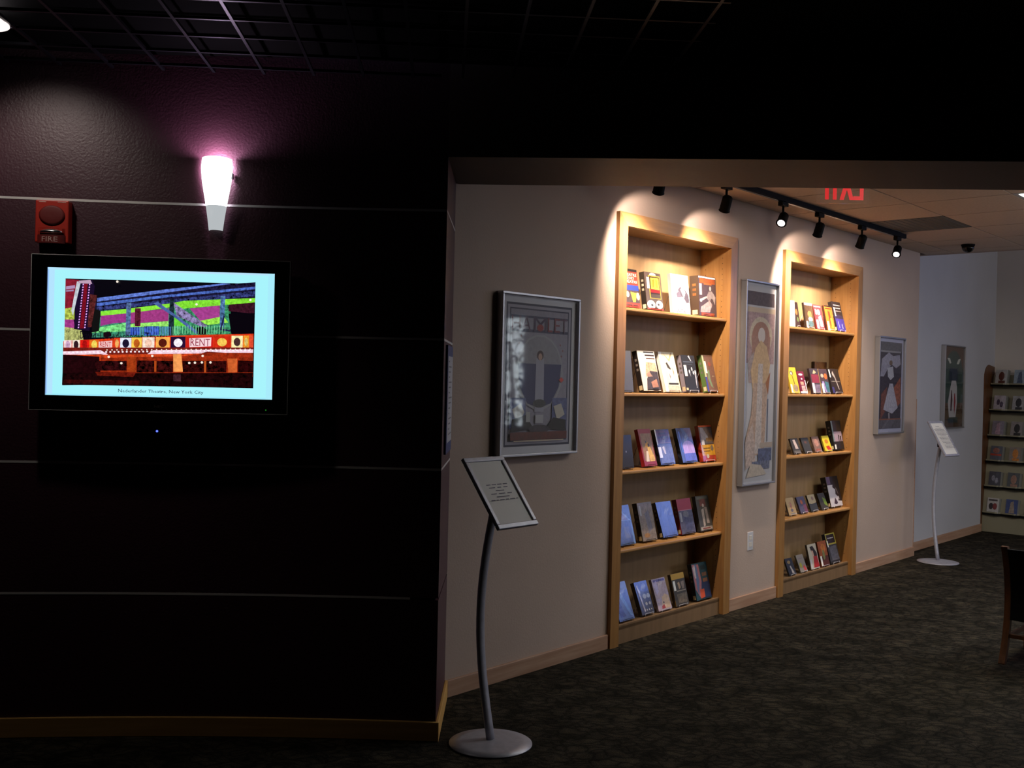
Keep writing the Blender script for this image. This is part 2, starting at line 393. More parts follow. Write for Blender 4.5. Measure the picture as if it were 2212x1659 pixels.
# upper part of the hall beyond the low ceiling
struct(MB().box(5.82, -8.0, HC, 5.9, .1, 4.6).build('wall_fascia', 'cream', M4=WM(0, 0, 0)))
struct(MB().box(5.82, -8.0, 4.6, FAR+.1, .3, 4.7).build('ceiling_high', 'cream', M4=WM(0, 0, 0)))
A = [W(0, -.1, 0), W(5.83, -.1, 0), W(5.83, 8, 0), W(1.15, 8, 0)]
cl = struct(MB().prism([(p.x, p.y) for p in (A[3], A[2], A[1], A[0])][::1] + [(-.273, yf(-.273)-.1), (6.55, yf(6.55)-.1)], HC+.006, HC+.05).build('ceiling', 'tgrid'))
tile_me = None
for i in range(-3, 10):
    for j in range(-1, 13):
        s0 = .21+.6*i; n0 = -.365+.6*j; s1 = min(s0+.6, 5.82); n1 = n0+.6
        if n1 < .02 or s1 <= s0: continue
        n0c = max(n0, 0); c = W((s0+s1)/2, (n0+n1)/2, 0)
        if c.x > 6.4 or c.y < yf(c.x)-.1: continue
        if (i, j) == (6, 1) or (i, j) in ((5, 3), (6, 3)): continue
        full = n0 >= 0 and s1-s0 > .59
        if full and tile_me:
            o = bpy.data.objects.new('tile', tile_me); COL.objects.link(o)
        else:
            o = MB().box(.0055, -(n1-n0c)+.0055, 0, s1-s0-.0055, -.0055, .016).build('tile', 'tile')
            if full: tile_me = o.data
        o.parent = cl; o.matrix_local = WM(0, 0, 0) @ Matrix.Translation((s0, -n0c, HC))
# baseboards
def base(name, s0, s1, n0): return struct(MB().box(s0, -n0-.015, 0, s1, -n0, .078).build(name, 'pine', M4=WM(0, 0, 0), bevel=.003))
base('baseboard_right', 0, 1.225, 0); base('baseboard_middle', 2.512, 3.154, 0); base('baseboard_end', 4.447, 5.687, 0)
base('baseboard_recess', 5.70, 7.78, -.09)
struct(MB().box(5.683, -.003, .078, 5.694, .095, 1.35).build('trim_1', 'pine', M4=WM(0, 0, 0)))

# ================================================================== BOOKCASES
HS = [1.8442, 1.3743, .9441, .5113]
def bookcase(s0, s1, label):
    c = (s0+s1)/2; w = (s1-s0)/2
    t = thing('bookcase', WM(c, 0, 0), label, 'bookcase', 'maple bookcases set into the cream wall')
    K = .078; HT = 2.364; F = -.024
    MB().prism([(-w, 0), (-w+K, 0), (-w+K, HT-K*.93), (-w, HT)], F, .01, 'y').build('casing', 'maple', t, bevel=.003)
    MB().prism([(w-K, 0), (w, 0), (w, HT), (w-K, HT-K*.93)], F, .01, 'y').build('casing', 'maple', t, bevel=.003)
    MB().prism([(-w, HT), (-w+K, HT-K*.93), (w-K, HT-K*.93), (w, HT)], F, .01, 'y').build('casing', 'maple_h', t, bevel=.003)
    i = w-K+.004; D = .2
    MB().box(-i-.018, .01, 0, -i, D, 2.31).build('side_panel', 'maple', t)
    MB().box(i, .01, 0, i+.018, D, 2.31).build('side_panel', 'maple', t)
    MB().box(-i, D, 0, i, D+.012, 2.31).build('back_panel', 'maple_back', t)
    MB().box(-i, .01, 2.292, i, D, 2.31).build('top_panel', 'maple_dull', t)
    for h in HS:
        MB().box(-i, -.002, h-.012, i, D, h+.008).build('shelf', 'maple_h', t, bevel=.006)
    MB().box(-i, .004, .078, i, D, .095).build('bottom_shelf', 'maple_dull', t)
    MB().box(-i, .004, 0, i, .02, .104).build('toe_board', 'maple_dull', t)
    m = MB()
    for sx in (-1, 1):
        for y in (.04, .16):
            for k in range(62): z = .16+k*.034; x = sx*(i-.0006); m.quad([(x, y-.002, z-.002), (x, y+.002, z-.002), (x, y+.002, z+.002), (x, y-.002, z+.002)][::-sx])
    o = m.build('peg_holes', 'black', t); o['kind'] = 'stuff'
bookcase(*BC[0], 'near maple bookcase, built in left of the tall narrow poster')
bookcase(*BC[1], 'far maple bookcase, built in right of the tall narrow poster')
ST = [h+.008 for h in HS] + [.095]

# ================================================================== BOOKS
# key: (s centre, width, top height, lean, shelf, thickness)
BK = {'A1':(1.461,0.167,2.079,9,0,.03),'A2':(1.699,0.167,2.078,8,0,.036),'A3':(1.982,0.193,2.091,7,0,.022),'A4':(2.283,0.205,2.106,4,0,.062),
'B0':(1.421,0.151,1.619,7,1,.02),'B1':(1.688,0.175,1.625,14,1,.036),'B2':(1.913,0.165,1.626,16,1,.02),'B3':(2.132,0.150,1.614,13,1,.032),'B4':(2.365,0.125,1.623,14,1,.034),
'C0':(1.458,0.124,1.145,9,2,.02),'C1':(1.691,0.125,1.172,16,2,.024),'C2':(1.873,0.153,1.166,16,2,.024),'C3':(2.118,0.165,1.169,17,2,.028),'C4':(2.345,0.155,1.181,12,2,.026),
'D1':(1.477,0.160,0.744,16,3,.024),'D2':(1.702,0.145,0.746,14,3,.034),'D3':(1.920,0.160,0.733,18,3,.03),'D4':(2.122,0.157,0.738,14,3,.034),'D5':(2.333,0.150,0.742,13,3,.026),
'E1':(1.482,0.145,0.307,21,4,.02),'E2':(1.694,0.125,0.286,21,4,.026),'E3':(1.873,0.141,0.282,19.5,4,.018),'E4':(2.062,0.143,0.290,15,4,.022),'E5':(2.312,0.175,0.324,13,4,.03),
'a1':(3.390,0.150,2.040,4,0,.014),'a2':(3.512,0.070,2.035,10,0,.014),'a3':(3.710,0.135,2.042,9,0,.016),'a4':(3.880,0.135,2.040,13,0,.016),'a5':(4.062,0.13,2.046,12,0,.018),'a6':(4.245,0.150,2.088,15,0,.03),
'b1':(3.500,0.130,1.572,14,1,.014),'b2':(3.632,0.110,1.547,15,1,.014),'b3':(3.845,0.140,1.571,12,1,.016),'b4':(4.003,0.135,1.571,13,1,.016),'b5':(4.205,0.180,1.577,16,1,.022),
'c1':(3.553,0.115,1.066,20,2,.012),'c2':(3.728,0.115,1.066,22,2,.012),'c3':(3.896,0.112,1.070,20,2,.012),'c4':(4.068,0.116,1.072,20,2,.012),'c5':(4.255,0.170,1.183,12,2,.04),
'd1':(3.507,0.120,0.645,19,3,.012),'d2':(3.688,0.118,0.640,22,3,.012),'d3':(3.856,0.118,0.643,21,3,.012),'d4':(4.030,0.112,0.643,22,3,.012),'d5':(4.235,0.200,0.756,14,3,.045),
'e1':(3.515,0.105,0.215,22,4,.012),'e2':(3.693,0.108,0.220,22,4,.012),'e3':(3.880,0.140,0.278,14,4,.016),'e4':(4.050,0.140,0.282,14,4,.016),'e5':(4.225,0.165,0.322,16,4,.026)}
def stk(x, y, w=.13, h=.3): return ('r', x, y, x+w, y+h, 'f2f2ee')
# cover colour, spine colour, label, front print
AR = {
'A1':('c03022','a83020','red and blue paperback with white stacked title words at far left, near bookcase, top shelf',
 [('r',0,.93,1,1,'1c120e'),('t','THEATRE',.55,.85,.8,.07,'f4e4c8'),('t','THEORY',.5,.76,.6,.07,'f4e4c8'),('t','THEATRE',.55,.67,.8,.07,'f4e4c8'),('r',0,.44,1,.58,'2c3c8c'),('r',0,.12,1,.44,'4a3a3c',.6),('p',[(.5,.4),(.85,.38),(.75,.15),(.6,.14)],'c4c440'),('e',.32,.33,.09,.08,'e0c8c0',.5),('e',.92,.3,.1,.1,'d8c0a0',.6),('r',0,.0,1,.12,'c03022'),('x',2,.5,.06,.7,.035,'302020')]),
'A2':('54443e','1a1412','brown hardcover with yellow framed panel above white skulls, near bookcase, top shelf',
 [('r',.0,0,1,1,'5c4c46'),('e',.5,.94,.2,.05,'e8e8f0',.4),('r',.22,.3,.92,.92,'d8a840'),('r',.27,.32,.88,.89,'3a1c1a'),('r',.33,.55,.84,.86,'f0d850',.3),('p',[(.45,.8),(.55,.83),(.5,.6),(.44,.6)],'b89020'),('p',[(.65,.82),(.74,.8),(.75,.6),(.66,.6)],'c8a030'),('r',.27,.46,.88,.55,'a01c20'),('r',.27,.32,.88,.42,'4c4038'),('e',.25,.13,.25,.12,'f4ecf0',.3),('e',.75,.15,.22,.11,'e8e0e8',.5),('e',.3,.12,.07,.03,'303038'),('e',.7,.15,.06,.03,'403840'),('r',.0,.0,1,.04,'b04038',.8),stk(.08,.56,.16,.3)]),
'A3':('f6f4f8','e8e4e8','bright white book with grey portrait and the year 1926, near bookcase, top shelf',
 [('r',0,0,1,1,'e4e0e6'),('p',[(.35,.6),(.6,.75),(.95,.5),(.98,.3),(.8,.28),(.65,.42),(.5,.44)],'4c4450',.4),('p',[(.5,.62),(.66,.7),(.78,.55),(.68,.4)],'fcfcfc'),('e',.62,.78,.18,.12,'b0a8b4',.5),('p',[(.25,.5),(.42,.58),(.55,.42),(.3,.4)],'5c5464',.5),('t','1926',.6,.1,.6,.09,'5c4c60')]),
'A4':('3c2e2c','45362c','thick dark brown book picturing a pale seated lady, near bookcase, top shelf',
 [('r',0,0,1,1,'44343a',.3),('r',.06,.82,.95,.94,'9c4a20',.4),('r',.3,.79,.75,.83,'b85828'),('r',0,.95,.97,.985,'e8e0e4'),('e',.66,.7,.06,.06,'b0a09c'),('p',[(.55,.62),(.75,.64),(.9,.55),(.88,.42),(.7,.45),(.6,.36),(.42,.46)],'847878',.5),('p',[(.42,.5),(.5,.48),(.2,.38),(.1,.42)],'b0a09c'),('p',[(.05,.08),(.1,.22),(.6,.4),(.75,.3),(.6,.1)],'a08c8c',.7),('p',[(.8,.6),(.95,.5),(.9,.3),(.8,.42)],'9a8c8c',.4),('e',.1,.38,.07,.04,'c8b8b0'),('r',.1,0,.85,.08,'8c3c1c',.5),stk(.03,.52,.13,.28)]),
'B0':('55555a','404044','plain dark grey book half hidden behind left casing, near bookcase, second shelf',[('r',0,0,1,1,'58585c')]),
'B1':('e8e4e0','1c1414','white and sepia book with dark title at upper right, near bookcase, second shelf',
 [('r',0,0,1,1,'efe6dc'),('r',.35,.95,.95,.98,'282020'),('x',1,.68,.89,.55,.06,'402c28'),('x',1,.7,.81,.5,.05,'5a403a'),('p',[(.25,.35),(.4,.72),(.95,.7),(.98,.5),(.7,.4)],'dcb898',.7),('p',[(.3,.3),(.55,.5),(.98,.48),(1,.02),(.2,.02)],'4c4048',.8),('p',[(.5,.22),(.85,.3),(.9,.1),(.55,.08)],'b8806c',.3),('p',[(.3,.42),(.5,.48),(.65,.36),(.35,.35)],'b89080',.4),('e',.7,.04,.2,.04,'201c20')]),
'B2':('e9dcc0','f4f0ea','cream book with ballet dancer above a dark band, near bookcase, second shelf',
 [('r',0,0,1,1,'ecdfc2'),('r',0,0,.2,1,'fcf8f4'),('p',[(.3,.98),(.4,.9),(.62,.75),(.9,.99),(.8,.99),(.6,.82)],'b8a078'),('p',[(.35,.72),(.45,.74),(.62,.58),(.58,.55),(.42,.6)],'3c3430'),('p',[(.35,.55),(.6,.55),(.78,.22),(.4,.22)],'f4ecdc'),('p',[(.42,.5),(.5,.38),(.46,.3)],'6c5a48'),('p',[(.7,.62),(.78,.5),(.74,.4)],'8c7c64'),('r',.28,.18,.92,.22,'2a2424'),('r',.2,0,.95,.15,'d8c0b0',.4)]),
'B3':('16161a','8c8490','black book with white finger shapes and grey spine, near bookcase, second shelf',
 [('r',0,0,1,1,'1c1c22'),('r',.1,.8,.85,.83,'485060'),('r',.1,.74,.75,.76,'3c4450'),('p',[(.5,.98),(.6,.99),(.72,.84),(.68,.84)],'d0d0d8'),('e',.45,.55,.05,.05,'f0f0f4'),('e',.65,.62,.045,.05,'f4f4f8'),('e',.73,.52,.05,.05,'e8e8f0'),('e',.88,.53,.05,.06,'f4f4f8'),('p',[(.4,.5),(.5,.5),(.5,.4)],'8c8c94'),('p',[(.8,.48),(.92,.48),(.85,.1),(.8,.1)],'a8a8b4',.8),('r',0,.04,.15,.1,'c8b890'),stk(.06,.42,.2,.3)]),
'B4':('6a4c44','54703c','reddish brown book with green curve and striped spine, near bookcase, second shelf',
 [('r',0,0,1,1,'6c5048',.3),('p',[(.3,.55),(.5,.6),(.45,.35),(.6,.1),(.4,.15),(.25,.35)],'6c8468'),('r',.0,0,.14,.4,'30409c'),('r',0,.4,.14,.98,'b0bc98'),('e',.6,.75,.12,.06,'8c4840'),('x',1,.75,.42,.25,.06,'8c7c6c'),stk(.12,.5,.16,.32)]),
'C0':('241c1a','140e0c','very dark book in the shadowed left corner, near bookcase, third shelf',[('r',0,0,1,1,'201816'),('e',.5,.5,.04,.03,'8c8c98')]),
'C1':('8c1c24','9c2028','red hardcover with golden dancers on a beige picture, near bookcase, third shelf',
 [('r',0,0,1,1,'98202a'),('r',.1,.14,.95,.88,'a07858',.4),('p',[(.3,.5),(.5,.68),(.68,.6),(.6,.5)],'d89c30',.3),('p',[(.5,.5),(.7,.52),(.95,.2),(.9,.12),(.5,.12)],'e8b860',.4),('p',[(.35,.4),(.5,.4),(.45,.12),(.2,.12)],'f0dcc8'),('e',.62,.56,.06,.05,'3c3030'),('r',.4,.62,.5,.68,'484850'),('r',0,0,1,.1,'98202a')]),
'C2':('30181a','141212','black book with dark red title block over photograph, near bookcase, third shelf',
 [('r',0,0,1,1,'1a1416'),('r',.08,.62,.97,.97,'5a1c18',.4),('x',1,.5,.88,.5,.08,'240c0c'),('x',1,.52,.77,.7,.09,'240c0c'),('r',.0,.6,1,.62,'b07850'),('r',.08,.04,1,.58,'54525a',.9),('p',[(.3,.5),(.45,.52),(.5,.3),(.4,.3)],'c4b8b8',.4),('r',.02,.2,.22,.5,'dcdce0'),('r',-.0,.55,.08,1,'f4ece0')]),  # pale strip at the upper left edge: white glare painted into the cover
'C3':('26304c','101420','dark blue wrapped book with a lilac arched panel, near bookcase, third shelf',
 [('r',0,0,1,1,'28324c'),('p',[(.5,.98),(1,.98),(1,.6),(.8,.66),(.6,.9)],'5c3c34',.5),('e',.6,.45,.38,.18,'b490c8',.2),('r',.22,.26,.98,.46,'b490c8',.2),('r',.2,.04,1,.26,'4848a0',.5),('r',.1,.3,.2,.9,'3858a8')]),  # blue base and strip: window reflection painted as cover colour
'C4':('b84028','902818','red, grey and yellow picture book at right end, near bookcase, third shelf',
 [('r',0,0,1,1,'34343c'),('r',0,.96,1,1,'c04424'),('r',.05,.5,.95,.95,'4c5058',.8),('p',[(.1,.94),(.3,.94),(.7,.62),(.4,.6),(.1,.6)],'8c94a8',.4),('r',.45,.55,.95,.65,'7c6440'),('r',.08,.42,.3,.6,'c8c8d0'),('r',0,.16,1,.46,'c89428'),('x',1,.4,.36,.5,.04,'5c3c10'),('x',1,.4,.28,.5,.04,'5c3c10'),('e',.8,.36,.12,.08,'70685c',.7),('r',0,0,1,.16,'a83428'),('e',.4,.14,.1,.06,'c8bca8')]),
'D1':('26405c','1c2838','dark blue book with a pale roof-shaped triangle, near bookcase, fourth shelf',
 [('r',0,0,1,1,'2c4258'),('p',[(.1,.62),(.45,.9),(.95,.6)],'8cA4d0'),('p',[(.25,.64),(.46,.82),(.8,.62)],'7c6474'),('r',.1,.06,.9,.55,'38405c',.6),('r',.45,.16,.75,.45,'64605c',.4),('r',.88,0,.97,.6,'5c80a8')]),
'D2':('8c8478','2a2622','faded grey-beige book, second from the left, near bookcase, fourth shelf',
 [('r',0,0,1,1,'84786c',.5),('r',.06,.02,.94,.96,'8c7c70',.6),('p',[(.4,.7),(.7,.8),(.8,.3),(.5,.2)],'74707c',.5),('e',.35,.14,.2,.06,'a87840',.4),('r',.1,.66,.2,.92,'b0b0b0')]),
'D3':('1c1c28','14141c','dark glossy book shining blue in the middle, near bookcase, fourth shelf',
 [('r',0,0,1,1,'1c1c2c'),('p',[(.14,.9),(.3,.95),(.9,.12),(.7,.1),(.55,.3),(.42,.3),(.4,.04),(.25,.04)],'242c5c',.3),('r',.7,.6,.9,.66,'5c4c4c',.5)]),  # blue slanted shape: reflection of the window painted into the print
'D4':('8c2434','6c1420','book with crimson top third above grey-blue picture, near bookcase, fourth shelf',
 [('r',0,0,1,.66,'50506c',.7),('r',0,.68,1,1,'a02c3c'),('r',0,.66,1,.68,'b87888'),('e',.5,.55,.2,.1,'70707c',.6),('p',[(.3,.5),(.9,.4),(.8,.1),(.4,.1)],'44486c',.7),('r',.06,.35,.2,.62,'9c9ca8')]),
'D5':('545454','2c2c2c','grey book with pale standing figures at right end, near bookcase, fourth shelf',
 [('r',0,0,1,1,'3c3c3a'),('r',.08,.9,.92,.97,'5c605c'),('r',.25,.7,.7,.9,'6c3c3c',.5),('p',[(.3,.6),(.5,.65),(.45,.15),(.3,.12)],'a89c98',.5),('p',[(.55,.68),(.75,.66),(.8,.2),(.6,.2)],'908480',.6),('e',.9,.6,.12,.1,'2c302c'),('e',.48,.72,.08,.05,'b8a8a4'),('r',.05,.02,.95,.12,'a09890',.8),('x',1,.5,.07,.6,.05,'802c28')]),
'E1':('40587c','283c54','blue-grey wrapped book leaning at the left end, near bookcase, bottom shelf',
 [('r',0,0,1,1,'48609c',.3),('r',0,.78,1,1,'6c7464'),('p',[(.3,.75),(.5,.78),(.95,.1),(.8,.1)],'6c94cc',.4),('p',[(.1,.5),(.3,.5),(.5,.1),(.15,.1)],'2c3c8c',.5)]),  # blue tones: window light on the wrap, put into the colour
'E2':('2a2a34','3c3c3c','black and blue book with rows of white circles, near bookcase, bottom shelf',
 [('r',0,0,1,1,'28262c'),('p',[(0,1),(1,1),(1,.7),(.6,.66),(.3,.74),(0,.8)],'303c80'),('e',.68,.84,.16,.09,'6c74a0'),('e',.55,.54,.15,.075,'b4b4ac'),('e',.85,.54,.13,.07,'b4b4ac'),('e',.55,.31,.09,.05,'c8c0b4'),('e',.82,.31,.09,.05,'c0b8ac'),('e',.47,.13,.04,.025,'d0c8bc'),('e',.65,.13,.04,.025,'d0c8bc'),('e',.83,.13,.04,.025,'d0c8bc'),('p',[(.08,.9),(.2,.9),(.35,.1),(.25,.08)],'c8c0cc',.8),('p',[(.15,.85),(.3,.7),(.25,.62),(.12,.75)],'e4e8fc')]),  # blue top: painted reflection of the window
'E3':('c0a8b0','8c7c84','pale lilac and cream book with small red figure, near bookcase, bottom shelf',
 [('r',0,0,1,1,'b8a4b4',.4),('r',.1,.9,.95,.97,'6058a0',.9),('p',[(.45,.4),(.7,.5),(.95,.42),(.95,.05),(.3,.05)],'d8b89c',.3),('p',[(.05,.8),(.3,.95),(.35,.6),(.15,.5)],'c4b8e0',.3),('p',[(.32,.14),(.5,.18),(.55,.06),(.28,.05)],'a82424'),('e',.5,.24,.04,.03,'2c1c1c')]),
'E4':('b88c28','54442c','dark book with mustard yellow band across its top, near bookcase, bottom shelf',
 [('r',0,0,1,1,'3a342c',.4),('r',0,.82,1,1,'c0942c'),('p',[(.4,.7),(.55,.74),(.6,.55),(.45,.5)],'b49474',.4),('p',[(.65,.72),(.9,.74),(.85,.5),(.7,.5)],'8c7c70',.5),('r',.25,.44,.95,.47,'9c9080'),('p',[(.2,.36),(.95,.38),(.9,.08),(.25,.08)],'6c6050',.9),stk(.06,.48,.16,.3)]),
'E5':('18384a','141820','teal and navy book with tall pink shape, near bookcase, bottom shelf',
 [('r',0,0,1,1,'1a4450',.3),('r',.45,.02,1,.5,'142c58'),('p',[(.02,.98),(.45,.96),(.5,.5),(.3,.04),(.04,.3)],'b06c74',.2),('p',[(.2,.98),(.32,.96),(.36,.5),(.2,.12),(.14,.3)],'5c7094'),('p',[(.05,.9),(.2,.95),(.2,.6),(.1,.6)],'c8b8bc',.3),('p',[(.3,.28),(.58,.28),(.58,.06),(.3,.03)],'d04c20'),('r',.55,.8,.85,.92,'0c2830'),('r',.58,.62,.9,.72,'7c5440',.7),('r',.58,.46,.9,.56,'8c5840',.7)]),
'a1':('f4f2f2','f0f0f0','white disc case with vertical dark lettering at left end, far bookcase, top shelf',
 [('r',0,0,1,1,'f2eeee'),('x',1,.35,.5,.25,.7,'3c2c2c',False,True),('p',[(.1,.45),(.35,.4),(.3,.2),(.1,.2)],'a82c3c'),('r',0,.02,1,.05,'c8a8b0')]),
'a2':('3c2c2c','2c2020','dark disc case tucked behind the white case, far bookcase, top shelf',
 [('r',0,0,1,1,'44302c',.8),('e',.5,.6,.25,.12,'b07848',.7),('e',.6,.3,.2,.1,'6c8050',.7)]),
'a3':('4c3c30','30241c','brown disc case with pale strip and white patch, far bookcase, top shelf',
 [('r',0,0,1,1,'58402c',.8),('r',0,.9,1,1,'b890a8'),('e',.55,.55,.25,.14,'a07c4c',.8),('e',.6,.36,.26,.09,'f4f4fc'),('e',.6,.18,.3,.12,'506c74',.7),stk(.05,.02,.2,.25)]),
'a4':('903830','5c2420','red and white patterned disc case in the middle, far bookcase, top shelf',
 [('r',0,0,1,1,'80343c',.9),('x',1,.5,.93,.85,.08,'e4a49c'),('e',.55,.7,.2,.12,'e4c8c8',.5),('p',[(.4,.5),(.8,.6),(.9,.1),(.5,.1)],'b09ca8',.9),stk(.08,.02,.26,.36),('r',.15,.6,.3,.82,'f0ece8')]),
'a5':('d05820','3c1410','bright orange disc case with a dark top edge, far bookcase, top shelf',
 [('r',0,0,1,1,'e07028',.3),('r',0,.95,1,1,'281410'),('x',1,.5,.88,.8,.06,'8c1c10'),('p',[(.35,.8),(.6,.75),(.7,.2),(.45,.2)],'c83420',.4),('p',[(.55,.5),(.8,.5),(.9,.1),(.6,.1)],'e89c38',.4),stk(.05,.0,.24,.36)]),
'a6':('2c2030','140f14','taller black book with violet-blue bottom at right end, far bookcase, top shelf',
 [('r',0,0,1,1,'241c22'),('r',0,0,1,.5,'4038a0',.5),('p',[(.1,.5),(.5,.58),(1,.5),(1,.42),(0,.42)],'30284c'),('x',1,.5,.88,.75,.05,'d0c8cc'),('x',1,.5,.78,.7,.05,'d0c8cc'),('x',1,.55,.68,.6,.05,'b8a8a8'),('p',[(.2,.3),(.3,.35),(.35,.1),(.25,.1)],'8890dc',.6),('p',[(.6,.22),(.7,.26),(.72,.08),(.62,.08)],'9ca4e8',.6),stk(.05,.5,.14,.3)]),
'b1':('d8b830','a88c30','yellow disc case with a thin drawn figure, far bookcase, second shelf',
 [('r',0,0,1,1,'dcbc38'),('e',.4,.78,.2,.09,'8c7c60',.7),('e',.38,.76,.1,.05,'e4dcd4'),('p',[(.4,.7),(.46,.7),(.6,.35),(.52,.35)],'6c5420'),('e',.6,.2,.28,.14,'a08c70',.6),stk(.03,.02,.2,.32)]),
'b2':('6c1830','401020','maroon disc case with white squiggles, far bookcase, second shelf',
 [('r',0,0,1,1,'701c38',.3),('e',.5,.85,.3,.05,'e8d8dc',.5),('e',.55,.65,.1,.04,'f4ecf0'),('r',.25,.38,.7,.52,'e09c88'),('r',.3,.08,.8,.34,'c0a4a4',.9),('r',0,0,1,.08,'e8e4f0'),('r',.9,.08,1,.6,'f0e8ec')]),
'b3':('4c3438','2c1c20','black disc case with a wine red square, far bookcase, second shelf',
 [('r',0,0,1,1,'3c343c'),('p',[(.3,.8),(.5,.95),(.75,.85),(.5,.78)],'b8a888',.5),('r',.1,.42,.95,.76,'802c40',.3),('r',.3,.04,.95,.36,'70647c',.8),stk(.05,.02,.26,.4)]),
'b4':('4c3c48','b89c64','dark disc case with orange patch and blue-green half, far bookcase, second shelf',
 [('r',0,0,1,1,'44343c',.4),('e',.3,.72,.18,.08,'a09c8c',.6),('e',.72,.7,.2,.12,'c06030',.4),('p',[(.15,.48),(.4,.5),(.6,.05),(.4,.05)],'8c80b8',.6),('p',[(.5,.5),(.95,.45),(.95,.05),(.6,.05)],'3c6c7c',.6),stk(.05,.02,.24,.38)]),
'b5':('1c1618','141012','large black book with a thin white figure, far bookcase, second shelf',
 [('r',0,0,1,1,'1c1618'),('x',1,.5,.48,.8,.06,'74706c'),('p',[(.32,.85),(.42,.9),(.55,.7),(.72,.15),(.64,.15),(.48,.6)],'a09894',.6),('p',[(.42,.72),(.36,.84),(.3,.8),(.4,.66)],'b8b0ac'),('r',0,0,.2,.25,'30306c'),stk(.04,.64,.11,.32)]),
'c1':('4c4844','2c2824','small grey disc case with pinkish white figure, far bookcase, third shelf',
 [('r',0,0,1,1,'403c3a',.5),('p',[(.3,.9),(.6,.92),(.8,.3),(.4,.3)],'d0bcb8',.5),('r',.1,.05,.9,.2,'6c6864')]),
'c2':('38383a','242424','small plain charcoal disc case, far bookcase, third shelf',
 [('r',0,0,1,1,'3a3a3c'),('e',.5,.7,.18,.1,'5c403c',.6)]),
'c3':('8c6c64','4c3c38','small brownish pink disc case, far bookcase, third shelf',
 [('r',0,0,1,1,'84685f',.6),('e',.5,.6,.3,.25,'b48478',.6),('r',.2,.05,.8,.2,'a05848',.5)]),
'c4':('d4c428','8c7c20','small yellow disc case with red marks, far bookcase, third shelf',
 [('r',0,0,1,1,'dcc82c'),('e',.5,.62,.25,.14,'c87c20',.4),('p',[(.2,.3),(.7,.35),(.95,.05),(.4,.05)],'c8341c',.4)]),
'c5':('18161a','0c0c0e','tall black book with dark silhouettes on pale strip, far bookcase, third shelf',
 [('r',0,0,1,1,'161418'),('r',.12,.28,.95,.62,'a08c9c',.3),('p',[(.55,.5),(.65,.5),(.62,.26),(.56,.26)],'1c181c'),('p',[(.72,.46),(.84,.46),(.82,.26),(.74,.26)],'1c181c'),('r',.02,.28,.14,.98,'788c90',.5),stk(.04,.02,.16,.16)]),
'd1':('b89c68','4c4c50','small tan disc case at the left end, far bookcase, fourth shelf',
 [('r',0,0,1,1,'b89c70',.2),('e',.5,.55,.12,.2,'b07868',.5),('e',.5,.28,.16,.1,'6c6470'),('r',.3,.04,.8,.12,'8c8480')]),
'd2':('54506c','34304c','small blue-grey disc case with orange spot, far bookcase, fourth shelf',
 [('r',0,0,1,1,'54506c',.5),('e',.5,.66,.15,.14,'b06040',.5),('r',.6,.0,1,.5,'74405a',.4)]),
'd3':('2c3034','181c1c','small disc case, cream above slate, far bookcase, fourth shelf',
 [('r',0,0,1,1,'303438'),('p',[(0,.5),(.3,.44),(1,.5),(1,1),(0,1)],'b4a484'),('e',.62,.76,.16,.12,'8c7068')]),
'd4':('3c3c30','1c1c18','small dark disc case with green glow, far bookcase, fourth shelf',
 [('r',0,0,1,1,'38342e',.5),('p',[(.55,.75),(.95,.6),(1,.15),(.6,.3)],'708c2c',.3)]),
'd5':('c8c4c8','0c0a0c','large white book with dark jagged figure, far bookcase, fourth shelf',
 [('r',0,0,1,1,'c8c4cc'),('r',0,.72,1,1,'140e14'),('r',0,.74,.3,1,'5c4a68'),('p',[(.45,.72),(1,.72),(1,.15),(.7,.18),(.75,.3),(.55,.4),(.6,.55),(.4,.64)],'1c161c'),('p',[(.3,.1),(.45,.3),(.62,.12),(.5,.06)],'3c2c3c'),('p',[(.7,.3),(.8,.34),(.8,.2)],'c0bcc4'),('p',[(.62,.6),(.68,.62),(.8,.4),(.76,.4)],'847c80')]),
'e1':('24282c','242c30','small dark disc case with white gowned figure, far bookcase, bottom shelf',
 [('r',0,0,1,1,'1a1c28'),('e',.45,.76,.22,.1,'8c7448',.5),('p',[(.4,.55),(.55,.55),(.8,.1),(.5,.1)],'b0a8a4',.4)]),
'e2':('8c847c','4c5048','small grey disc case with yellow and red spots, far bookcase, bottom shelf',
 [('r',0,0,1,1,'8c847c'),('e',.3,.4,.16,.15,'a8a030'),('p',[(.55,.28),(.75,.4),(.98,.08),(.6,.05)],'c84844'),('r',.2,.76,.8,.8,'7c6c74')]),
'e3':('c8bca8','3c3830','cream disc case with woman in red dress, far bookcase, bottom shelf',
 [('r',0,0,1,1,'bcb4a4'),('p',[(.25,.9),(.6,.92),(.95,.6),(.9,.4),(.55,.5),(.35,.7)],'201418'),('p',[(.35,.75),(.55,.72),(.6,.45),(.45,.4)],'c49c8c'),('p',[(.35,.05),(.5,.5),(.9,.5),(1,.05)],'a81c24'),('r',.02,.02,.2,.4,'c4c4cc')]),
'e4':('a04c20','54200c','orange-brown disc case, far bookcase, bottom shelf',
 [('r',0,0,1,1,'9c4c24',.6),('r',0,0,1,.4,'501c18'),('e',.55,.7,.28,.2,'c07030',.8),('e',.5,.45,.14,.2,'7c7c4c',.8),stk(.03,.02,.2,.4)]),
'e5':('34343a','242428','taller dark book with yellow framed title panel, far bookcase, bottom shelf',
 [('r',0,0,1,1,'34343c',.5),('r',.02,.62,1,1,'a89c40'),('r',.1,.67,.92,.96,'241820'),('x',1,.5,.84,.6,.05,'b0acb0'),('p',[(.15,.55),(.9,.58),(.95,.1),(.2,.1)],'5c5c68',.9),('r',0,0,1,.08,'18181c'),stk(.05,.55,.1,.22)])}
NMS = {'A': 'top', 'B': 'second', 'C': 'third', 'D': 'fourth', 'E': 'bottom'}
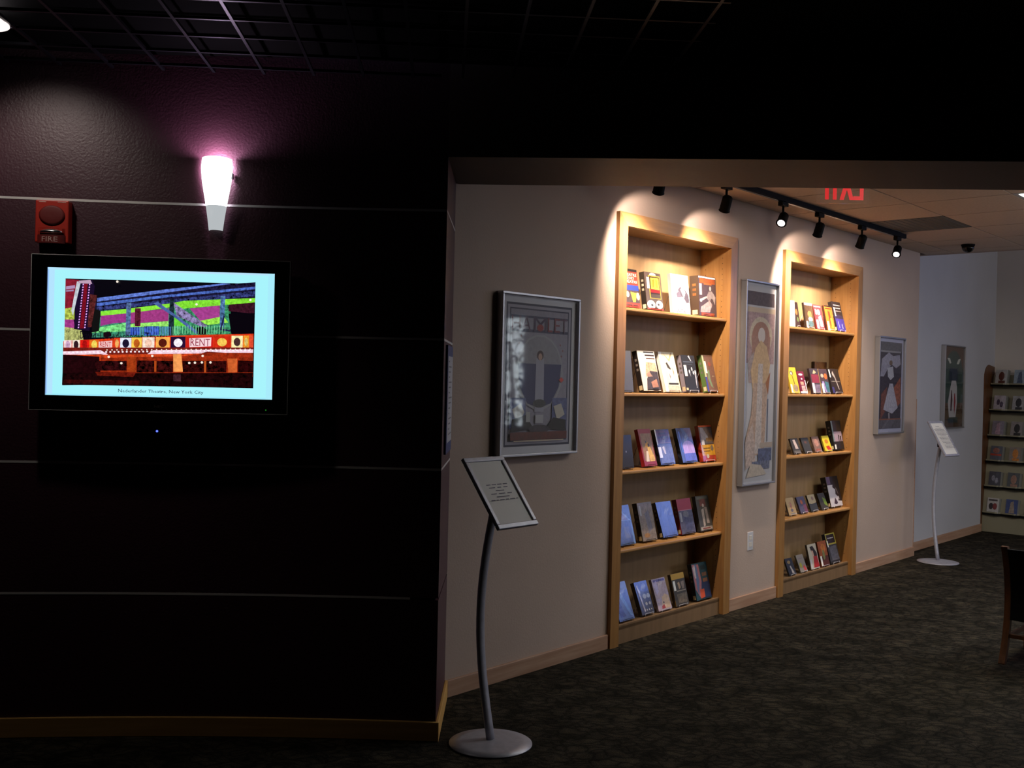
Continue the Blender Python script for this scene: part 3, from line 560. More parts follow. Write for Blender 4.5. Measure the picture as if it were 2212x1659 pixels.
books = {}; GLOSSY = ('C2', 'C3', 'C4', 'D1', 'D3', 'E1', 'E2', 'E3')
for key, (s, w, top, lean, sh, T) in BK.items():
    cov, spn, label, items = AR[key]; le = R(lean); z0 = ST[sh] + T*math.sin(le) + .004
    Lh = (top - z0)/math.cos(le); n0 = -.045 if not (sh == 4) else -.04
    disc = key[0].islower() and w <= .15 and key not in ('a6', 'e5')
    grp = ('display items, %s bookcase, %s shelf' % ('near' if key[0].isupper() else 'far', NMS[key[0].upper()]))
    t = thing('disc_case' if disc else 'book', WM(s, n0, z0) @ Matrix.Rotation(-le, 4, 'X'), label, 'disc case' if disc else 'book', grp)
    m = MB(); cc = (*hexc(cov), 0); sc = (*hexc(spn), 0); b = .0025; a = w/2
    m.box(-a, 0, 0, a, b, Lh, cc).box(-a, T-b, 0, a, T, Lh, sc).box(-a, b, 0, -a+b, T-b, Lh, sc)
    if disc: m.box(a-b, b, 0, a, T-b, Lh, sc).box(-a+b, b, Lh-b, a-b, T-b, Lh, sc)
    art(m, items, w, Lh, -a, 0, 0)
    if T > .028:                                                     # marks on the broad spines
        m.mesh([(-a-.0003, T*.2, Lh*.03), (-a-.0003, T*.2, Lh*.14), (-a-.0003, T*.8, Lh*.14), (-a-.0003, T*.8, Lh*.03)], [(0, 1, 2, 3)], (*hexc('c8bc98'), 0))
        for q in (.5, .62, .74): m.mesh([(-a-.0003, T*.3, Lh*q), (-a-.0003, T*.3, Lh*(q+.06)), (-a-.0003, T*.7, Lh*(q+.06)), (-a-.0003, T*.7, Lh*q)], [(0, 1, 2, 3)], (*hexc({'A4': '8c5830', 'A2': 'a09480'}.get(key, '6c6460')), .6))
    m.build('cover', 'jacket' if key in GLOSSY else 'semi', t)
    if not disc: MB().box(-a+b, b, .003, a-.004, T-b, Lh-.003).build('page_block', 'pages', t)
    books[key] = (s, n0, ST[sh], w, T, le, Lh)
    # the wire easel the item stands on
    pale = key[0].islower() and key != 'c5' or key in ('B3', 'B4', 'C4', 'E2', 'E3', 'E4')
    m = MB(); r = .0013; cw = w*.32; zt = Lh*.62; f = -.006
    yb = T*math.cos(le)+.004; bk = lambda z: (yb + z*math.tan(le))
    foot = min(.125, bk(zt)+.05)
    for sx in (-1, 1):
        x = sx*cw
        m.tube([(x, f, .012+T*math.sin(le)), (x, f, .0015), (x, foot, .0015), (x, bk(zt)+.003, zt)], r, seg=6)
        m.tube([(x, yb, .004), (x, bk(zt)+.001, zt)], r, seg=6)
    m.tube([(-cw, f, .012+T*math.sin(le)), (cw, f, .012+T*math.sin(le))], r, seg=6)
    m.tube([(-cw, bk(zt)+.002, zt), (cw, bk(zt)+.002, zt)], r, seg=6)
    o = m.build('book_easel', 'clear' if pale else 'wire', M4=WM(s, n0, ST[sh]))
    short = ' '.join(label.split(', ')[0].split()[:9]) if key != 'C4' else 'red, grey and yellow picture book'
    while short.split()[-1] in ('a', 'the', 'of', 'with', 'and', 'in', 'above', 'at', 'on', 'behind'): short = ' '.join(short.split()[:-1])
    tag(o, '%s wire easel under the %s' % ('pale' if pale else 'black', short), 'easel', 'wire easels holding the display items')
# dark box standing behind the black discs on the second shelf of the far bookcase
t = thing('book', WM(4.165, -.174, ST[1]), 'dark red book standing behind black disc cases, far bookcase, second shelf', 'book')
m = MB().box(-.105, 0, 0, .105, .02, .245, (*hexc('2c1410'), 0)); art(m, [('r', .1, .6, .9, .75, '6c2414', .4)], .21, .245, -.105)
m.build('cover', 'jacket', t); MB().box(-.1, .003, .2451, .1, .018, .2453).build('page_block', 'pages', t)

# ================================================================== POSTERS
def poster(name, s, n, h, w, hh, label, items, matc='c9c9d2', border=.035, side='frame_metal'):
    t = thing(name, WM(s, n, h), label, 'poster'); a = w/2; b = hh/2; f = .012; D = .042
    for nm, bx in (('frame_rail', (-a, -D, b-f, a, 0, b)), ('frame_rail', (-a, -D, -b, a, 0, -b+f)), ('frame_rail', (-a, -D, -b+f, -a+f, 0, b-f)), ('frame_rail', (a-f, -D, -b+f, a, 0, b-f))):
        MB().box(*bx).build(nm, side, t, bevel=.002)
    m = MB().box(-a+f, -.022, -b+f, a-f, -.014, b-f, (*hexc(matc), 0)); k = border
    art(m, items, w-2*f-2*k, hh-2*f-2*k, -a+f+k, -b+f+k, -.022, .0003); m.build('print', 'print', t)
    MB().box(-a+f, -.034, -b+f, a-f, -.031, b-f).build('glass', 'glass', t)
    return t
def ln(x0, y0, x1, y1, c, w=.012): return ('r', x0, y0, x1, y1, c)
poster('framed_poster', .583, 0, 1.467, .596, .787, 'silver framed theatre poster lettered HAMLET, between the doorway jamb and the near bookcase', [
 ('r', 0, 0, 1, 1, '232842'), ('r', .02, .015, .98, .985, '9a98a8'), ('r', .05, .035, .95, .965, '262a48'), ('r', .065, .045, .935, .955, '8c8a9a', .2),
 ('r', .065, .8, .935, .82, '2a2c50'), ('r', .065, .9, .935, .915, '2a2c50'),
 ('t', 'H', .14, .86, .13, .1, '5a2c40'), ('t', 'A', .29, .86, .13, .1, '4c2c4c'), ('t', 'M', .5, .86, .2, .1, '3c2a4c'), ('e', .5, .835, .05, .025, '8c2428'), ('t', 'L', .65, .86, .07, .1, '7a2838'), ('t', 'E', .76, .86, .09, .1, '6c2838'), ('t', 'T', .87, .86, .09, .1, '5c4058'),
 ('e', .5, .52, .36, .27, '9a9aa4'), ('e', .5, .52, .34, .255, '8a8a94', .2),
 ('p', [(.165, .58), (.835, .58), (.8, .42), (.68, .3), (.5, .27), (.32, .3), (.2, .42)], '343a66'),
 ('r', .065, .12, .3, .34, '58608c', .5), ('r', .7, .12, .935, .34, '5c6490', .5),
 ('p', [(.44, .62), (.56, .62), (.57, .24), (.43, .24)], '9c9cae'), ('e', .5, .64, .05, .035, '40282c'), ('e', .5, .63, .03, .025, 'b09080'),
 ('e', .5, .3, .1, .03, '44484c', .5), ('p', [(.1, .26), (.22, .3), (.28, .24), (.24, .2), (.14, .2)], 'b8b4ac'), ('p', [(.72, .28), (.84, .3), (.9, .22), (.78, .18)], 'b8b4ac'),
 ('p', [(.08, .1), (.1, .19), (.3, .22), (.42, .12)], '12121a'), ('p', [(.6, .12), (.72, .2), (.92, .18), (.92, .1)], '14181c'), ('r', .44, .16, .56, .22, 'b0b0b8'), ('r', .3, .17, .36, .24, 'a8a8a8'),
 ('e', .5, .12, .16, .03, '3a3440', .7), ('p', [(.83, .49), (.87, .47), (.83, .45), (.79, .47)], 'c84c44'),
 ('e', .8, .72, .01, .008, '7a4c4c'), ('e', .84, .68, .01, .008, '7a4c4c'), ('e', .82, .64, .01, .008, '7a4c4c'), ('e', .17, .72, .01, .008, '7a4c4c'), ('e', .2, .77, .01, .008, '7a4c4c'),
 ('r', .07, .045, .93, .1, '5c2018', .6), ('r', .12, .035, .88, .042, 'c8b8a0')])
poster('framed_poster', 2.828, 0, 1.454, .45, 1.325, 'tall narrow framed poster of a pale robed figure, between the two bookcases', [
 ('r', 0, 0, 1, 1, 'b4b2b8'), ('r', .04, .895, .96, .965, '54464c', .6), ('r', 0, .86, 1, .885, 'b8a490'), ('r', .02, .6, .98, .86, 'a4888a', .5),
 ('e', .52, .74, .38, .1, 'bcae9c', .3), ('e', .52, .735, .3, .08, '9c7060', .2), ('p', [(.2, .74), (.85, .74), (.8, .62), (.25, .62)], '9c7466', .3),
 ('p', [(.1, .62), (.3, .66), (.28, .5), (.15, .5)], '9c8c8c', .5),
 ('e', .54, .745, .12, .04, 'c8bcb8'), ('p', [(.35, .68), (.52, .72), (.72, .69), (.85, .6), (.78, .5), (.68, .46), (.3, .44), (.2, .56)], 'c0a07c', .3),
 ('p', [(.3, .5), (.78, .5), (.74, .3), (.7, .14), (.12, .12), (.06, .2), (.25, .34)], 'b49886', .4), ('p', [(.45, .6), (.6, .6), (.6, .14), (.38, .14)], 'bcb0ac', .5),
 ('p', [(.7, .5), (.86, .56), (.8, .44)], '9c6038'), ('p', [(.06, .2), (.3, .3), (.42, .1), (.1, .06)], 'b8a49c', .5),
 ('r', .79, .2, .81, .42, '3c4c6c'), ('r', .55, .17, .98, .195, 'a8988c'), ('r', .5, .1, .96, .165, '50587a', .9), ('r', .3, .06, .9, .1, '646a84', .9),
 ('p', [(.12, .02), (.26, .09), (.6, .08), (.8, .03)], 'b4a89c', .3)], matc='bcbcc6', border=.012)
poster('framed_poster', 5.04, 0, 1.462, .55, .785, 'framed poster with a white gowned figure on a dark ground, right of the far bookcase', [
 ('r', 0, 0, 1, 1, '36303c', .6), ('r', 0, .9, 1, 1, '5c5a60', .5), ('r', .05, .88, .95, .9, '88868c'),
 ('p', [(.05, .6), (.1, .8), (.4, .88), (.6, .84), (.9, .86), (.95, .75), (.75, .7), (.55, .74), (.35, .68), (.2, .6)], '8c8a9c', .4),
 ('p', [(.35, .7), (.6, .72), (.65, .6), (.5, .56), (.38, .6)], 'a4a4b0', .3), ('p', [(.6, .45), (.95, .6), (.98, .3), (.7, .2)], '8a4c3a', .8), ('p', [(.1, .4), (.35, .48), (.3, .2), (.08, .1)], '6c4038', .8),
 ('e', .5, .76, .07, .03, '604c40'), ('p', [(.45, .52), (.6, .52), (.85, .24), (.6, .17), (.2, .22)], 'a09eae', .4), ('p', [(.42, .18), (.48, .18), (.5, .1), (.44, .1)], '989098'), ('r', 0, .1, 1, .115, '7c4c3c'), ('r', 0, 0, 1, .1, '54505a', .5)], matc='a8a8c0', border=.03)
poster('framed_poster', 6.81, -.09, 1.462, .56, .785, 'framed green poster with a white bowling-pin shape, behind the far sign stand', [
 ('r', 0, 0, 1, 1, '5a4030', .4), ('e', .5, .6, .5, .36, '30463e', .2), ('r', 0, .3, 1, .62, '2c423c', .3), ('r', 0, 0, 1, .26, '4a3420', .6),
 ('p', [(.15, .86), (.28, .86), (.36, .8), (.28, .79)], 'c0c0b4'), ('p', [(.85, .86), (.72, .85), (.64, .79), (.76, .79)], 'c0c0b4'),
 ('r', .28, .58, .72, .74, '16283a', .5), ('p', [(.4, .58), (.62, .58), (.68, .5), (.7, .3), (.64, .12), (.3, .12), (.22, .3), (.34, .5)], 'b4b0b0'),
 ('p', [(.38, .46), (.42, .46), (.46, .33), (.42, .2), (.36, .2), (.36, .33)], '3c1c28'), ('p', [(.54, .42), (.58, .42), (.62, .32), (.56, .14), (.53, .3)], '8c2430'), ('r', .25, .05, .75, .12, '1c2c2c')], matc='4c3c34', border=.004)

# ================================================================== SIGN STANDS
def stand(M4, label, lines, zt, tilt, bow, title=False):
    """pole stand: local x = sign width, -y = reading side; base at the origin"""
    t = thing('sign_stand', M4, label, 'sign stand')
    MB().lathe([(.002, 0), (.16, 0), (.165, .003), (.165, .006), (.12, .013), (.05, .019), (.002, .021)], 48).build('base', 'alu_paint', t)
    pts = []
    for i in range(17):
        u = i/16; z = .018 + u*(zt-.05); y = bow*math.sin(math.pi*min(1, u*1.0))*1.0
        pts.append((0, y, z))
    MB().tube(pts, .021, .013, 16).build('pole', 'alu_paint', t)
    H = .325; Wd = .235; K = Matrix.Translation((0, -.02, zt)) @ Matrix.Rotation(-tilt, 4, 'X')
    m = MB(); f = .02; a = Wd/2; b = H/2
    m.box(-a, -.008, b-f, a, .008, b).box(-a, -.008, -b, a, .008, -b+f).box(-a, -.008, -b+f, -a+f, .008, b-f).box(a-f, -.008, -b+f, a, .008, b-f)
    m.box(-a+f, .002, -b+f, a-f, .008, b-f)
    m.build('sign_frame', 'alu_paint', t, K, bevel=.003)
    m = MB().box(-a+f, -.002, -b+f, a-f, .002, b-f, (*hexc('ece8e2'), 0)); its = []
    for y, w, txt in lines:
        its.append(('x', txt, .5, y, w, .02, '6c6876'))
    art(m, its, Wd-2*f, H-2*f, -a+f, -b+f, -.002, .0002); m.build('sheet', 'print', t, K)
    m = MB(); m.box(-.03, .0, -.05, .03, .03, .0); m.build('bracket', 'track', t, Matrix.Translation((0, -.015, zt-.02)))
    return t
PN = math.atan2(DS.y, DS.x)
stand(Matrix.Translation((-.052, 4.115, 0)) @ Matrix.Rotation(PN, 4, 'Z'), 'silver sign stand with curved pole, nearest, before the cream wall under the HAMLET poster',
      [(.62, .62, 4), (.57, .55, 3), (.52, .25, 1), (.47, .62, 3), (.42, .38, 1), (.37, .8, 6)], 1.0, R(38), .07)
stand(Matrix.Translation((3.575, 8.655, 0)) @ Matrix.Rotation(PN-.15, 4, 'Z'), 'silver sign stand with a printed page, standing farther back before the green poster',
      [(.9, .3, 1)] + [(.84-.045*i, .8 if i % 6 else .5, 8) for i in range(16)], 1.03, R(30), .05)

# ================================================================== OUTLET, ALARM, SCONCE, SCREEN
t = thing('wall_outlet', WM(2.795, .0, .422), 'white electrical outlet plate low on the wall below the tall poster', 'outlet')
MB().box(-.037, -.006, -.06, .037, 0, .06).build('plate', 'plastic_white', t, bevel=.002)
for z in (-.022, .022): MB().box(-.017, -.008, z-.015, .017, -.006, z+.015).build('socket', 'paper', t, bevel=.002)

t = thing('fire_alarm', DM(-1.80, 0, 1.935), 'red wall fire alarm with strobe lens, above the television', 'fire alarm')
MB().box(-.062, -.05, -.002, .062, 0, .162).build('housing', 'red', t, bevel=.004)
m = MB(); m.lathe([(.002, 0), (.048, 0), (.048, .004), (.04, .006), (.002, .004)], 28); m.build('speaker_grille', 'dkred', t, Matrix.Translation((0, -.05, .104)) @ Matrix.Rotation(R(90), 4, 'X') @ Matrix.Scale(.78, 4, (0, 1, 0)))
pts = [(.05*math.cos(a), -.05-.03*math.sin(a)) for a in [math.pi*i/12 for i in range(13)]]
MB().prism(pts, .026, .052, 'z').build('strobe_lens', 'acrylic', t)
MB().lathe([(.001, .012), (.012, .010), (.021, .005), (.0235, 0), (.019, -.006), (.001, -.012)], 20).build('strobe_reflector', 'chrome', t, Matrix.Translation((0, -.054, .038)) @ Matrix.Scale(1.9, 4, (1, 0, 0)))
pts2 = [(.052*math.cos(a), -.05-.026*math.sin(a)) for a in [math.pi*i/12 for i in range(13)]]
MB().prism(pts2, -.006, .026, 'z').build('lower_bezel', 'dkred', t, bevel=.002)
m = MB(); vs, fs, _ = text_geo('FIRE')
m.mesh([(a*.058, -.0768+abs(a)**2*.02, .009+b*.019) for a, b in vs], fs, (*hexc('c0a098'), 0)); m.build('lettering', 'print', t)
m = MB(); art(m, [('x',1, .2, .5, .22, .35, 'd0a098'), ('x',1, .8, .5, .26, .35, 'd0a098')], .12, .014, -.06, .148, -.0502); m.build('label_print', 'print', t)

t = thing('wall_sconce', DM(-1.185, 0, 2.005), 'glowing white tapered glass wall sconce, above the television to its right', 'wall lamp')
prof = [(.027, 0), (.032, .04), (.040, .095)]; prof2 = [(.040, .095), (.048, .14), (.0565, .19), (.0605, .23), (.061, .25), (.0575, .282)]
def half(prof, depth=1.15, th=.0035, top=False):
    m = MB(); seg = 18; v = []; f = []
    for r, z in prof:
        for rr in (r, r-th): v += [(-rr*math.cos(math.pi*i/seg), -rr*depth*math.sin(math.pi*i/seg)-.012, z) for i in range(seg+1)]
    q = 2*(seg+1)
    for k in range(len(prof)-1):
        for i in range(seg):
            f.append((k*q+i, k*q+i+1, (k+1)*q+i+1, (k+1)*q+i)); f.append((k*q+seg+1+i+1, k*q+seg+1+i, (k+1)*q+seg+1+i, (k+1)*q+seg+1+i+1))
    for k, e in ((0, 0), (len(prof)-1, 1)):
        for i in range(seg): a = (k*q+i, k*q+i+1, k*q+seg+1+i+1, k*q+seg+1+i); f.append(a[::-1] if not e else a)
    return m.mesh(v, f, None, True)
half(prof2).build('glass_shade', 'shade', t); half(prof).build('shade_tail', 'shade_low', t)
MB().box(-.02, -.012, .02, .02, 0, .26).build('back_plate', 'alu_paint', t)
MB().box(.056, -.02, .205, .064, -.006, .228).build('clip', 'alu', t, bevel=.001)
light('sconce_bulb', 'POINT', t.matrix_world @ Matrix.Translation((0, -.045, .262)), E_SCONCE, (.95, .72, 1), t, shadow_soft_size=.02)

TVc = -1.368
t = thing('television', DM(TVc, 0, 1.585), 'black flat television showing a night theatre photo with a caption, on the maroon wall', 'television')
TW, THt, TD = .98, .598, .1
m = MB(); a, b = TW/2, THt/2; sx0, sx1, sz0, sz1 = -.43, .43, -.241, .249; bz = -TD
m.box(-a, bz, -b, sx0, bz+.03, b).box(sx1, bz, -b, a, bz+.03, b).box(sx0, bz, -b, sx1, bz+.03, sz0).box(sx0, bz, sz1, sx1, bz+.03, b)
m.build('bezel', 'gloss_black', t)
MB().box(-a+.01, bz+.03, -b+.01, a-.01, -.035, b-.01).build('rear_housing', 'track', t, bevel=.01)
MB().box(-.2, -.035, -.15, .2, 0, .15).build('wall_bracket', 'track', t)
m = MB()
for q in ((-a, -b, a, -b+.002), (-a, b-.002, a, b), (-a, -b, -a+.002, b), (a-.002, -b, a, b)): m.box(q[0], bz-.0012, q[1], q[2], bz, q[3])
m.build('edge_trim', 'reveal', t)
# screen picture, drawn in the picture's own grid (0..1500 x 0..835, y down)
X = lambda x, y: ((x-350-(y-305)*-.0+ .0)/1500, 1-(y-(308+.0235*(x-350)))/828)
def sp(pts, c, g=0): return ('p', [X(*p) for p in pts], c, g)
def tx(s_, x0, y0, x1, y1, c): u0, v0 = X(x0, y0); u1, v1 = X(x1, y1); return ('t', s_, (u0+u1)/2, (v0+v1)/2, u1-u0, abs(v0-v1), c)
pic = [('r', 0, 0, 1, 1, '05030c'), sp([(350, 310), (455, 320), (420, 560), (350, 560)], '8c1c30', .3), sp([(350, 545), (425, 530), (425, 630), (350, 640)], 'b8c850', .5), sp([(350, 630), (420, 630), (430, 700), (350, 700)], 'a83c8c', .3), sp([(350, 690), (480, 700), (500, 790), (350, 800)], 'b4b870', .5),
 sp([(355, 370), (425, 360), (425, 385), (355, 395)], 'b090b8'), sp([(355, 400), (415, 395), (415, 408), (355, 412)], 'a088b0'),
 sp([(570, 480), (1180, 380), (1850, 330), (1850, 460), (1180, 560), (570, 560)], '1c1838', .8), sp([(600, 460), (1180, 385), (1600, 340), (1650, 345), (1180, 410), (600, 490)], '6480d8', .4), sp([(600, 500), (1180, 430), (1850, 365), (1850, 385), (1180, 450), (600, 525)], '5070c8', .5), sp([(600, 530), (1180, 470), (1850, 400), (1850, 440), (1180, 500), (600, 560)], '343c78', .9),
 sp([(620, 560), (1180, 520), (1190, 760), (560, 770)], '3c8c70', .6), sp([(1180, 500), (1650, 470), (1670, 750), (1190, 760)], '3c9468', .7),
 sp([(630, 565), (830, 545), (1180, 500), (1180, 530), (830, 585), (630, 600)], '90f040', .2), sp([(1180, 500), (1280, 480), (1850, 455), (1850, 490), (1450, 525), (1300, 540), (1220, 545)], '88e838', .3),
 sp([(630, 600), (830, 580), (830, 650), (720, 660), (630, 680)], 'a0388c', .2), sp([(860, 575), (1165, 540), (1165, 640), (860, 660)], 'a43c84', .2), sp([(1330, 540), (1570, 515), (1570, 620), (1420, 640)], 'a84090', .2), sp([(1640, 510), (1845, 490), (1845, 580), (1640, 560)], '3c1424', .5),
 sp([(630, 690), (830, 655), (830, 720), (560, 735)], '80e888', .5), sp([(860, 665), (1165, 640), (1165, 680), (860, 690)], 'a0f070', .4), sp([(1210, 610), (1290, 640), (1300, 680), (1210, 680)], '70e040', .3), sp([(1400, 640), (1600, 600), (1640, 650), (1480, 670)], 'a0f050', .4),
 sp([(858, 690), (940, 688), (940, 750), (858, 755)], '1c34a0', .7), sp([(975, 682), (1090, 680), (1090, 750), (975, 755)], '2c48b0', .7),
 sp([(565, 540), (630, 560), (620, 720), (565, 730)], '101010'), sp([(832, 500), (868, 495), (865, 750), (828, 755)], '5c78a8', .6), sp([(900, 540), (945, 540), (945, 680), (900, 680)], '5c1c30', .5), sp([(1172, 470), (1208, 470), (1208, 755), (1168, 760)], '1c3038', .7), sp([(1575, 440), (1612, 440), (1606, 690), (1572, 690)], '547cb0', .6), sp([(1040, 500), (1080, 490), (1400, 720), (1390, 745), (1200, 600)], '5068a8', .3), sp([(1200, 490), (1300, 560), (1480, 680), (1440, 690), (1230, 600)], '8c80b0', .7),
 sp([(1640, 580), (1845, 575), (1845, 735), (1665, 740)], '08040c'), sp([(1390, 690), (1440, 685), (1480, 715), (1460, 745), (1400, 745)], '0c0c10'), sp([(655, 730), (705, 722), (720, 755), (690, 770), (655, 765)], '180810'), sp([(1600, 595), (1612, 598), (1590, 700), (1660, 710), (1660, 722), (1572, 712)], '20204c'),
 sp([(440, 330), (560, 320), (580, 370), (545, 720), (425, 705)], '180828'), sp([(440, 330), (470, 335), (415, 600), (400, 560)], 'c8d0d8', .2), sp([(455, 325), (545, 320), (560, 350), (450, 345)], 'c0a0b8'), sp([(498, 350), (525, 350), (500, 700), (470, 700)], '7c0c20', .3), sp([(545, 430), (600, 440), (580, 560), (560, 690), (530, 690)], '5c2424', .6)]
for i in range(17):
    y = 350+i*21; pic += [sp([(486-i*1.9+d_, y), (496-i*1.9+d_, y), (494-i*1.9+d_, y+11), (484-i*1.9+d_, y+11)], 'e8a8f8') for d_ in (0, 50)]
for i in range(30): x = 870+i*13; pic.append(sp([(x, 690-(x-870)*.02), (x+4, 690-(x-870)*.02), (x+3, 752), (x, 752)], '7ce0a0' if x > 1190 else '6c9cf0'))
for i in range(20): x = 1215+i*21; pic.append(sp([(x, 675), (x+4, 675), (x+3, 740), (x, 740)], '90e8a8'))
pic += [sp([(345, 800), (480, 790), (1180, 755), (1845, 738), (1845, 860), (1180, 862), (345, 880)], 'e03c18', .2),
 tx('David T. Nederlander Theatre', 475, 780, 1165, 735, '100818')]
for x0, x1, c, c2 in ((350, 410, 'f4d8d8', 'c8a0c0'), (415, 475, 'f0e0d0', '301820'), (480, 545, 'e41c14', 'b01010'), (550, 625, 'f06c1c', 'ffe060'), (740, 790, 'e8401c', 'f4b060'), (790, 878, 'e8ecfc', '1c1430'), (880, 960, 'f8cc50', 'c05c1c'), (965, 1060, 'fce8d8', 'f4c8b0'), (1070, 1180, 'fcb050', '5c1c10'), (1188, 1305, '280c34', 'fcf4fc'), (1530, 1660, 'd42c14', 'f8c858'), (1670, 1760, 'fcf0b0', '4c3030'), (1765, 1810, 'f49c2c', 'f4d878'), (1812, 1845, 'e85030', 'e85030')):
    k = .024*(x0-1200)*-1; ya, yb_ = 764-.02*(x0-1180)-0, 858-.008*(x0-1180)
    if x0 < 700: ya += 12
    pic += [sp([(x0, ya), (x1, ya), (x1, yb_), (x0, yb_)], c, .2)]
    u0, v0 = X((x0+x1)/2, (ya+yb_)/2); pic.append(('e', u0, v0, (x1-x0)/1500*.3, .04, c2, .3))
pic += [sp([(622, 803), (728, 795), (728, 848), (622, 853)], 'f4c8c8'), tx('RENT', 632, 842, 720, 805, 'c0302c'),
 sp([(1310, 765), (1525, 760), (1525, 855), (1310, 860)], 'd02018'), sp([(1335, 775), (1510, 768), (1508, 838), (1338, 846)], 'f8d8dc'), tx('RENT', 1345, 835, 1500, 780, '9c3c50'),
 sp([(345, 850), (1845, 848), (1845, 900), (345, 915)], '7c2018', .4),
 sp([(345, 880), (640, 870), (700, 905), (1000, 905), (1050, 870), (1180, 868), (1845, 862), (1845, 905), (1480, 880), (1400, 905), (700, 915), (640, 900), (345, 910)], 'fcd8e8', .2),
 sp([(345, 905), (650, 905), (1845, 890), (1845, 960), (1180, 970), (345, 985)], 'd8481c', .4), sp([(640, 930), (1300, 915), (1500, 890), (1845, 890), (1845, 1080), (640, 1080)], '9c2c10', .4),
 sp([(345, 905), (630, 920), (640, 1140), (345, 1145)], '200408', .4), sp([(600, 955), (845, 955), (845, 1030), (600, 1030)], '30080c', .9), sp([(925, 950), (1210, 955), (1210, 1045), (925, 1045)], '3c0c0c', .9), sp([(1285, 955), (1635, 955), (1635, 1045), (1285, 1045)], '340808', .9), sp([(1725, 950), (1845, 955), (1845, 1045), (1725, 1045)], '280406', .8),
 sp([(1210, 900), (1275, 900), (1290, 1040), (1215, 1040)], 'f8a058', .2), sp([(1640, 935), (1720, 935), (1720, 1045), (1650, 1045)], 'd0602c', .2), sp([(850, 920), (915, 920), (920, 1040), (850, 1040)], 'a83c14', .3), sp([(1062, 955), (1080, 955), (1080, 1040), (1064, 1040)], 'b04818'), sp([(1456, 955), (1474, 955), (1474, 1045), (1458, 1045)], 'b8501c'),
 sp([(345, 1050), (1845, 1048), (1838, 1168), (343, 1140)], '1c0406', .7), sp([(600, 1040), (920, 1045), (900, 1080), (620, 1070)], '6c180c', .5), sp([(360, 1100), (950, 1110), (950, 1140), (350, 1130)], '380808', .6), sp([(1215, 1060), (1275, 1060), (1275, 1115), (1215, 1115)], '44242c', .5)]
for i in range(46): x = 360+i*32.3; y = 888+(-.012*(x-350)); pic.append(('e', *X(x, y), .0052, .0085, 'fff4fc'))
for i in range(30): x = 690+i*39; pic.append(('e', *X(x, 868-.006*(x-690)), .004, .006, 'ffe8d0'))
for x, y in ((705, 922), (1047, 915), (1445, 915), (805, 972), (1340, 970), (1385, 968), (1440, 966), (1508, 966), (1388, 508), (1815, 472), (760, 332)): pic.append(('e', *X(x, y), .0065, .011, 'fcf0e0'))
m = MB(); SW = sx1-sx0; SH = sz1-sz0
m.box(sx0, bz+.006, sz0, sx1, bz+.02, sz1, (*hexc('a8f4fc'), 0))
# margin of the slide: pale cyan, lilac towards its left edge
for q, c in (((0, 0, .006, 1), '9cc8ff'), ((.006, 0, .03, 1), 'b4e4ff'), ((.97, 0, 1, 1), 'a8ecfc'), ((0, .985, 1, 1), 'b8e4fc'), ((0, 0, 1, .012), 'a0e8fc')):
    art(m, [('r', *q, c)], SW, SH, sx0, sz0, bz+.0059)
art(m, pic, SW*.836, SH*.829, sx0+SW*.078, sz0+SH*.087, bz+.0052, .00003)
art(m, [('t', 'Nederlander Theatre, New York City', .505, .042, .375, .034, '141c48')], SW, SH, sx0, sz0, bz+.0056)
m.build('screen', 'screen', t)
m = MB(); art(m, [('t', 'NEC', .5, .5, 1, 1, '4c4038')], .036, .009, -.018, -.281, bz-.0002); m.build('badge', 'print', t)
MB().box(.405, bz-.001, -.284, .409, bz, -.280).build('power_light', 'green_led', t)
t = thing('media_box', DM(-1.392, 0, 1.205), 'small black box with a glowing blue light under the television', 'media player')
MB().box(-.09, -.03, -.03, .09, 0, .03).build('housing', 'gloss_black', t, bevel=.004)
MB().lathe([(.001, 0), (.0045, 0), (.003, .003), (.001, .003)], 12).build('indicator_light', 'led', t, Matrix.Translation((0, -.03, .004)) @ Matrix.Rotation(R(90), 4, 'X'))

# notice on the doorway jamb (faces +x)
JM = Matrix.Translation((-.273, 4.42, 1.355)) @ Matrix.Rotation(R(90), 4, 'Z')
t = thing('jamb_notice', JM, 'narrow blue bordered notice on the maroon doorway jamb, seen edge on', 'notice')
MB().box(-.17, -.010, -.225, .17, 0, .225).build('frame', mat('blue_border', '3c4c80', .5), t, bevel=.002)
m = MB().box(-.15, -.011, -.18, .15, -.010, .18, (*hexc('b8b8c0'), 0))
art(m, [('r', .12, .93-.06*i, .3+.6*((i*37) % 10)/10, .945-.06*i, '74747c') for i in range(15)], .3, .36, -.15, -.18, -.011); m.build('sheet', 'print', t)

# ================================================================== CEILING FITTINGS
t = thing('lighting_track', WM(2.7, .30, HC), 'long black ceiling track carrying the spotlights, in front of the bookcases', 'lighting track')
MB().box(-1.85, -.018, -.032, 1.83, .018, 0).build('rail', 'track', t, bevel=.002)
MB().box(-1.85, -.010, -.034, 1.83, .010, -.032).build('slot', 'gloss_black', t)
LAMPS = [(1.19, (1.45, 0, 1.92), 1, 'leftmost track spotlight, only its rim showing below the doorway header'),
 (1.87, (2.10, 0, 1.92), 1, 'dark track spotlight hanging over the right half of the near bookcase'),
 (2.56, (1.60, .50, 1.60), 2, 'track spotlight with bright lens, above the tall narrow poster'),
 (3.07, (3.34, 0, 1.92), 1, 'dark track spotlight above the left corner of the far bookcase'),
 (3.75, (3.98, 0, 1.92), 1, 'dark track spotlight, second from the right end of the track'),
 (4.40, (3.44, .50, 1.60), 2, 'track spotlight with bright lens at the right end of the track')]
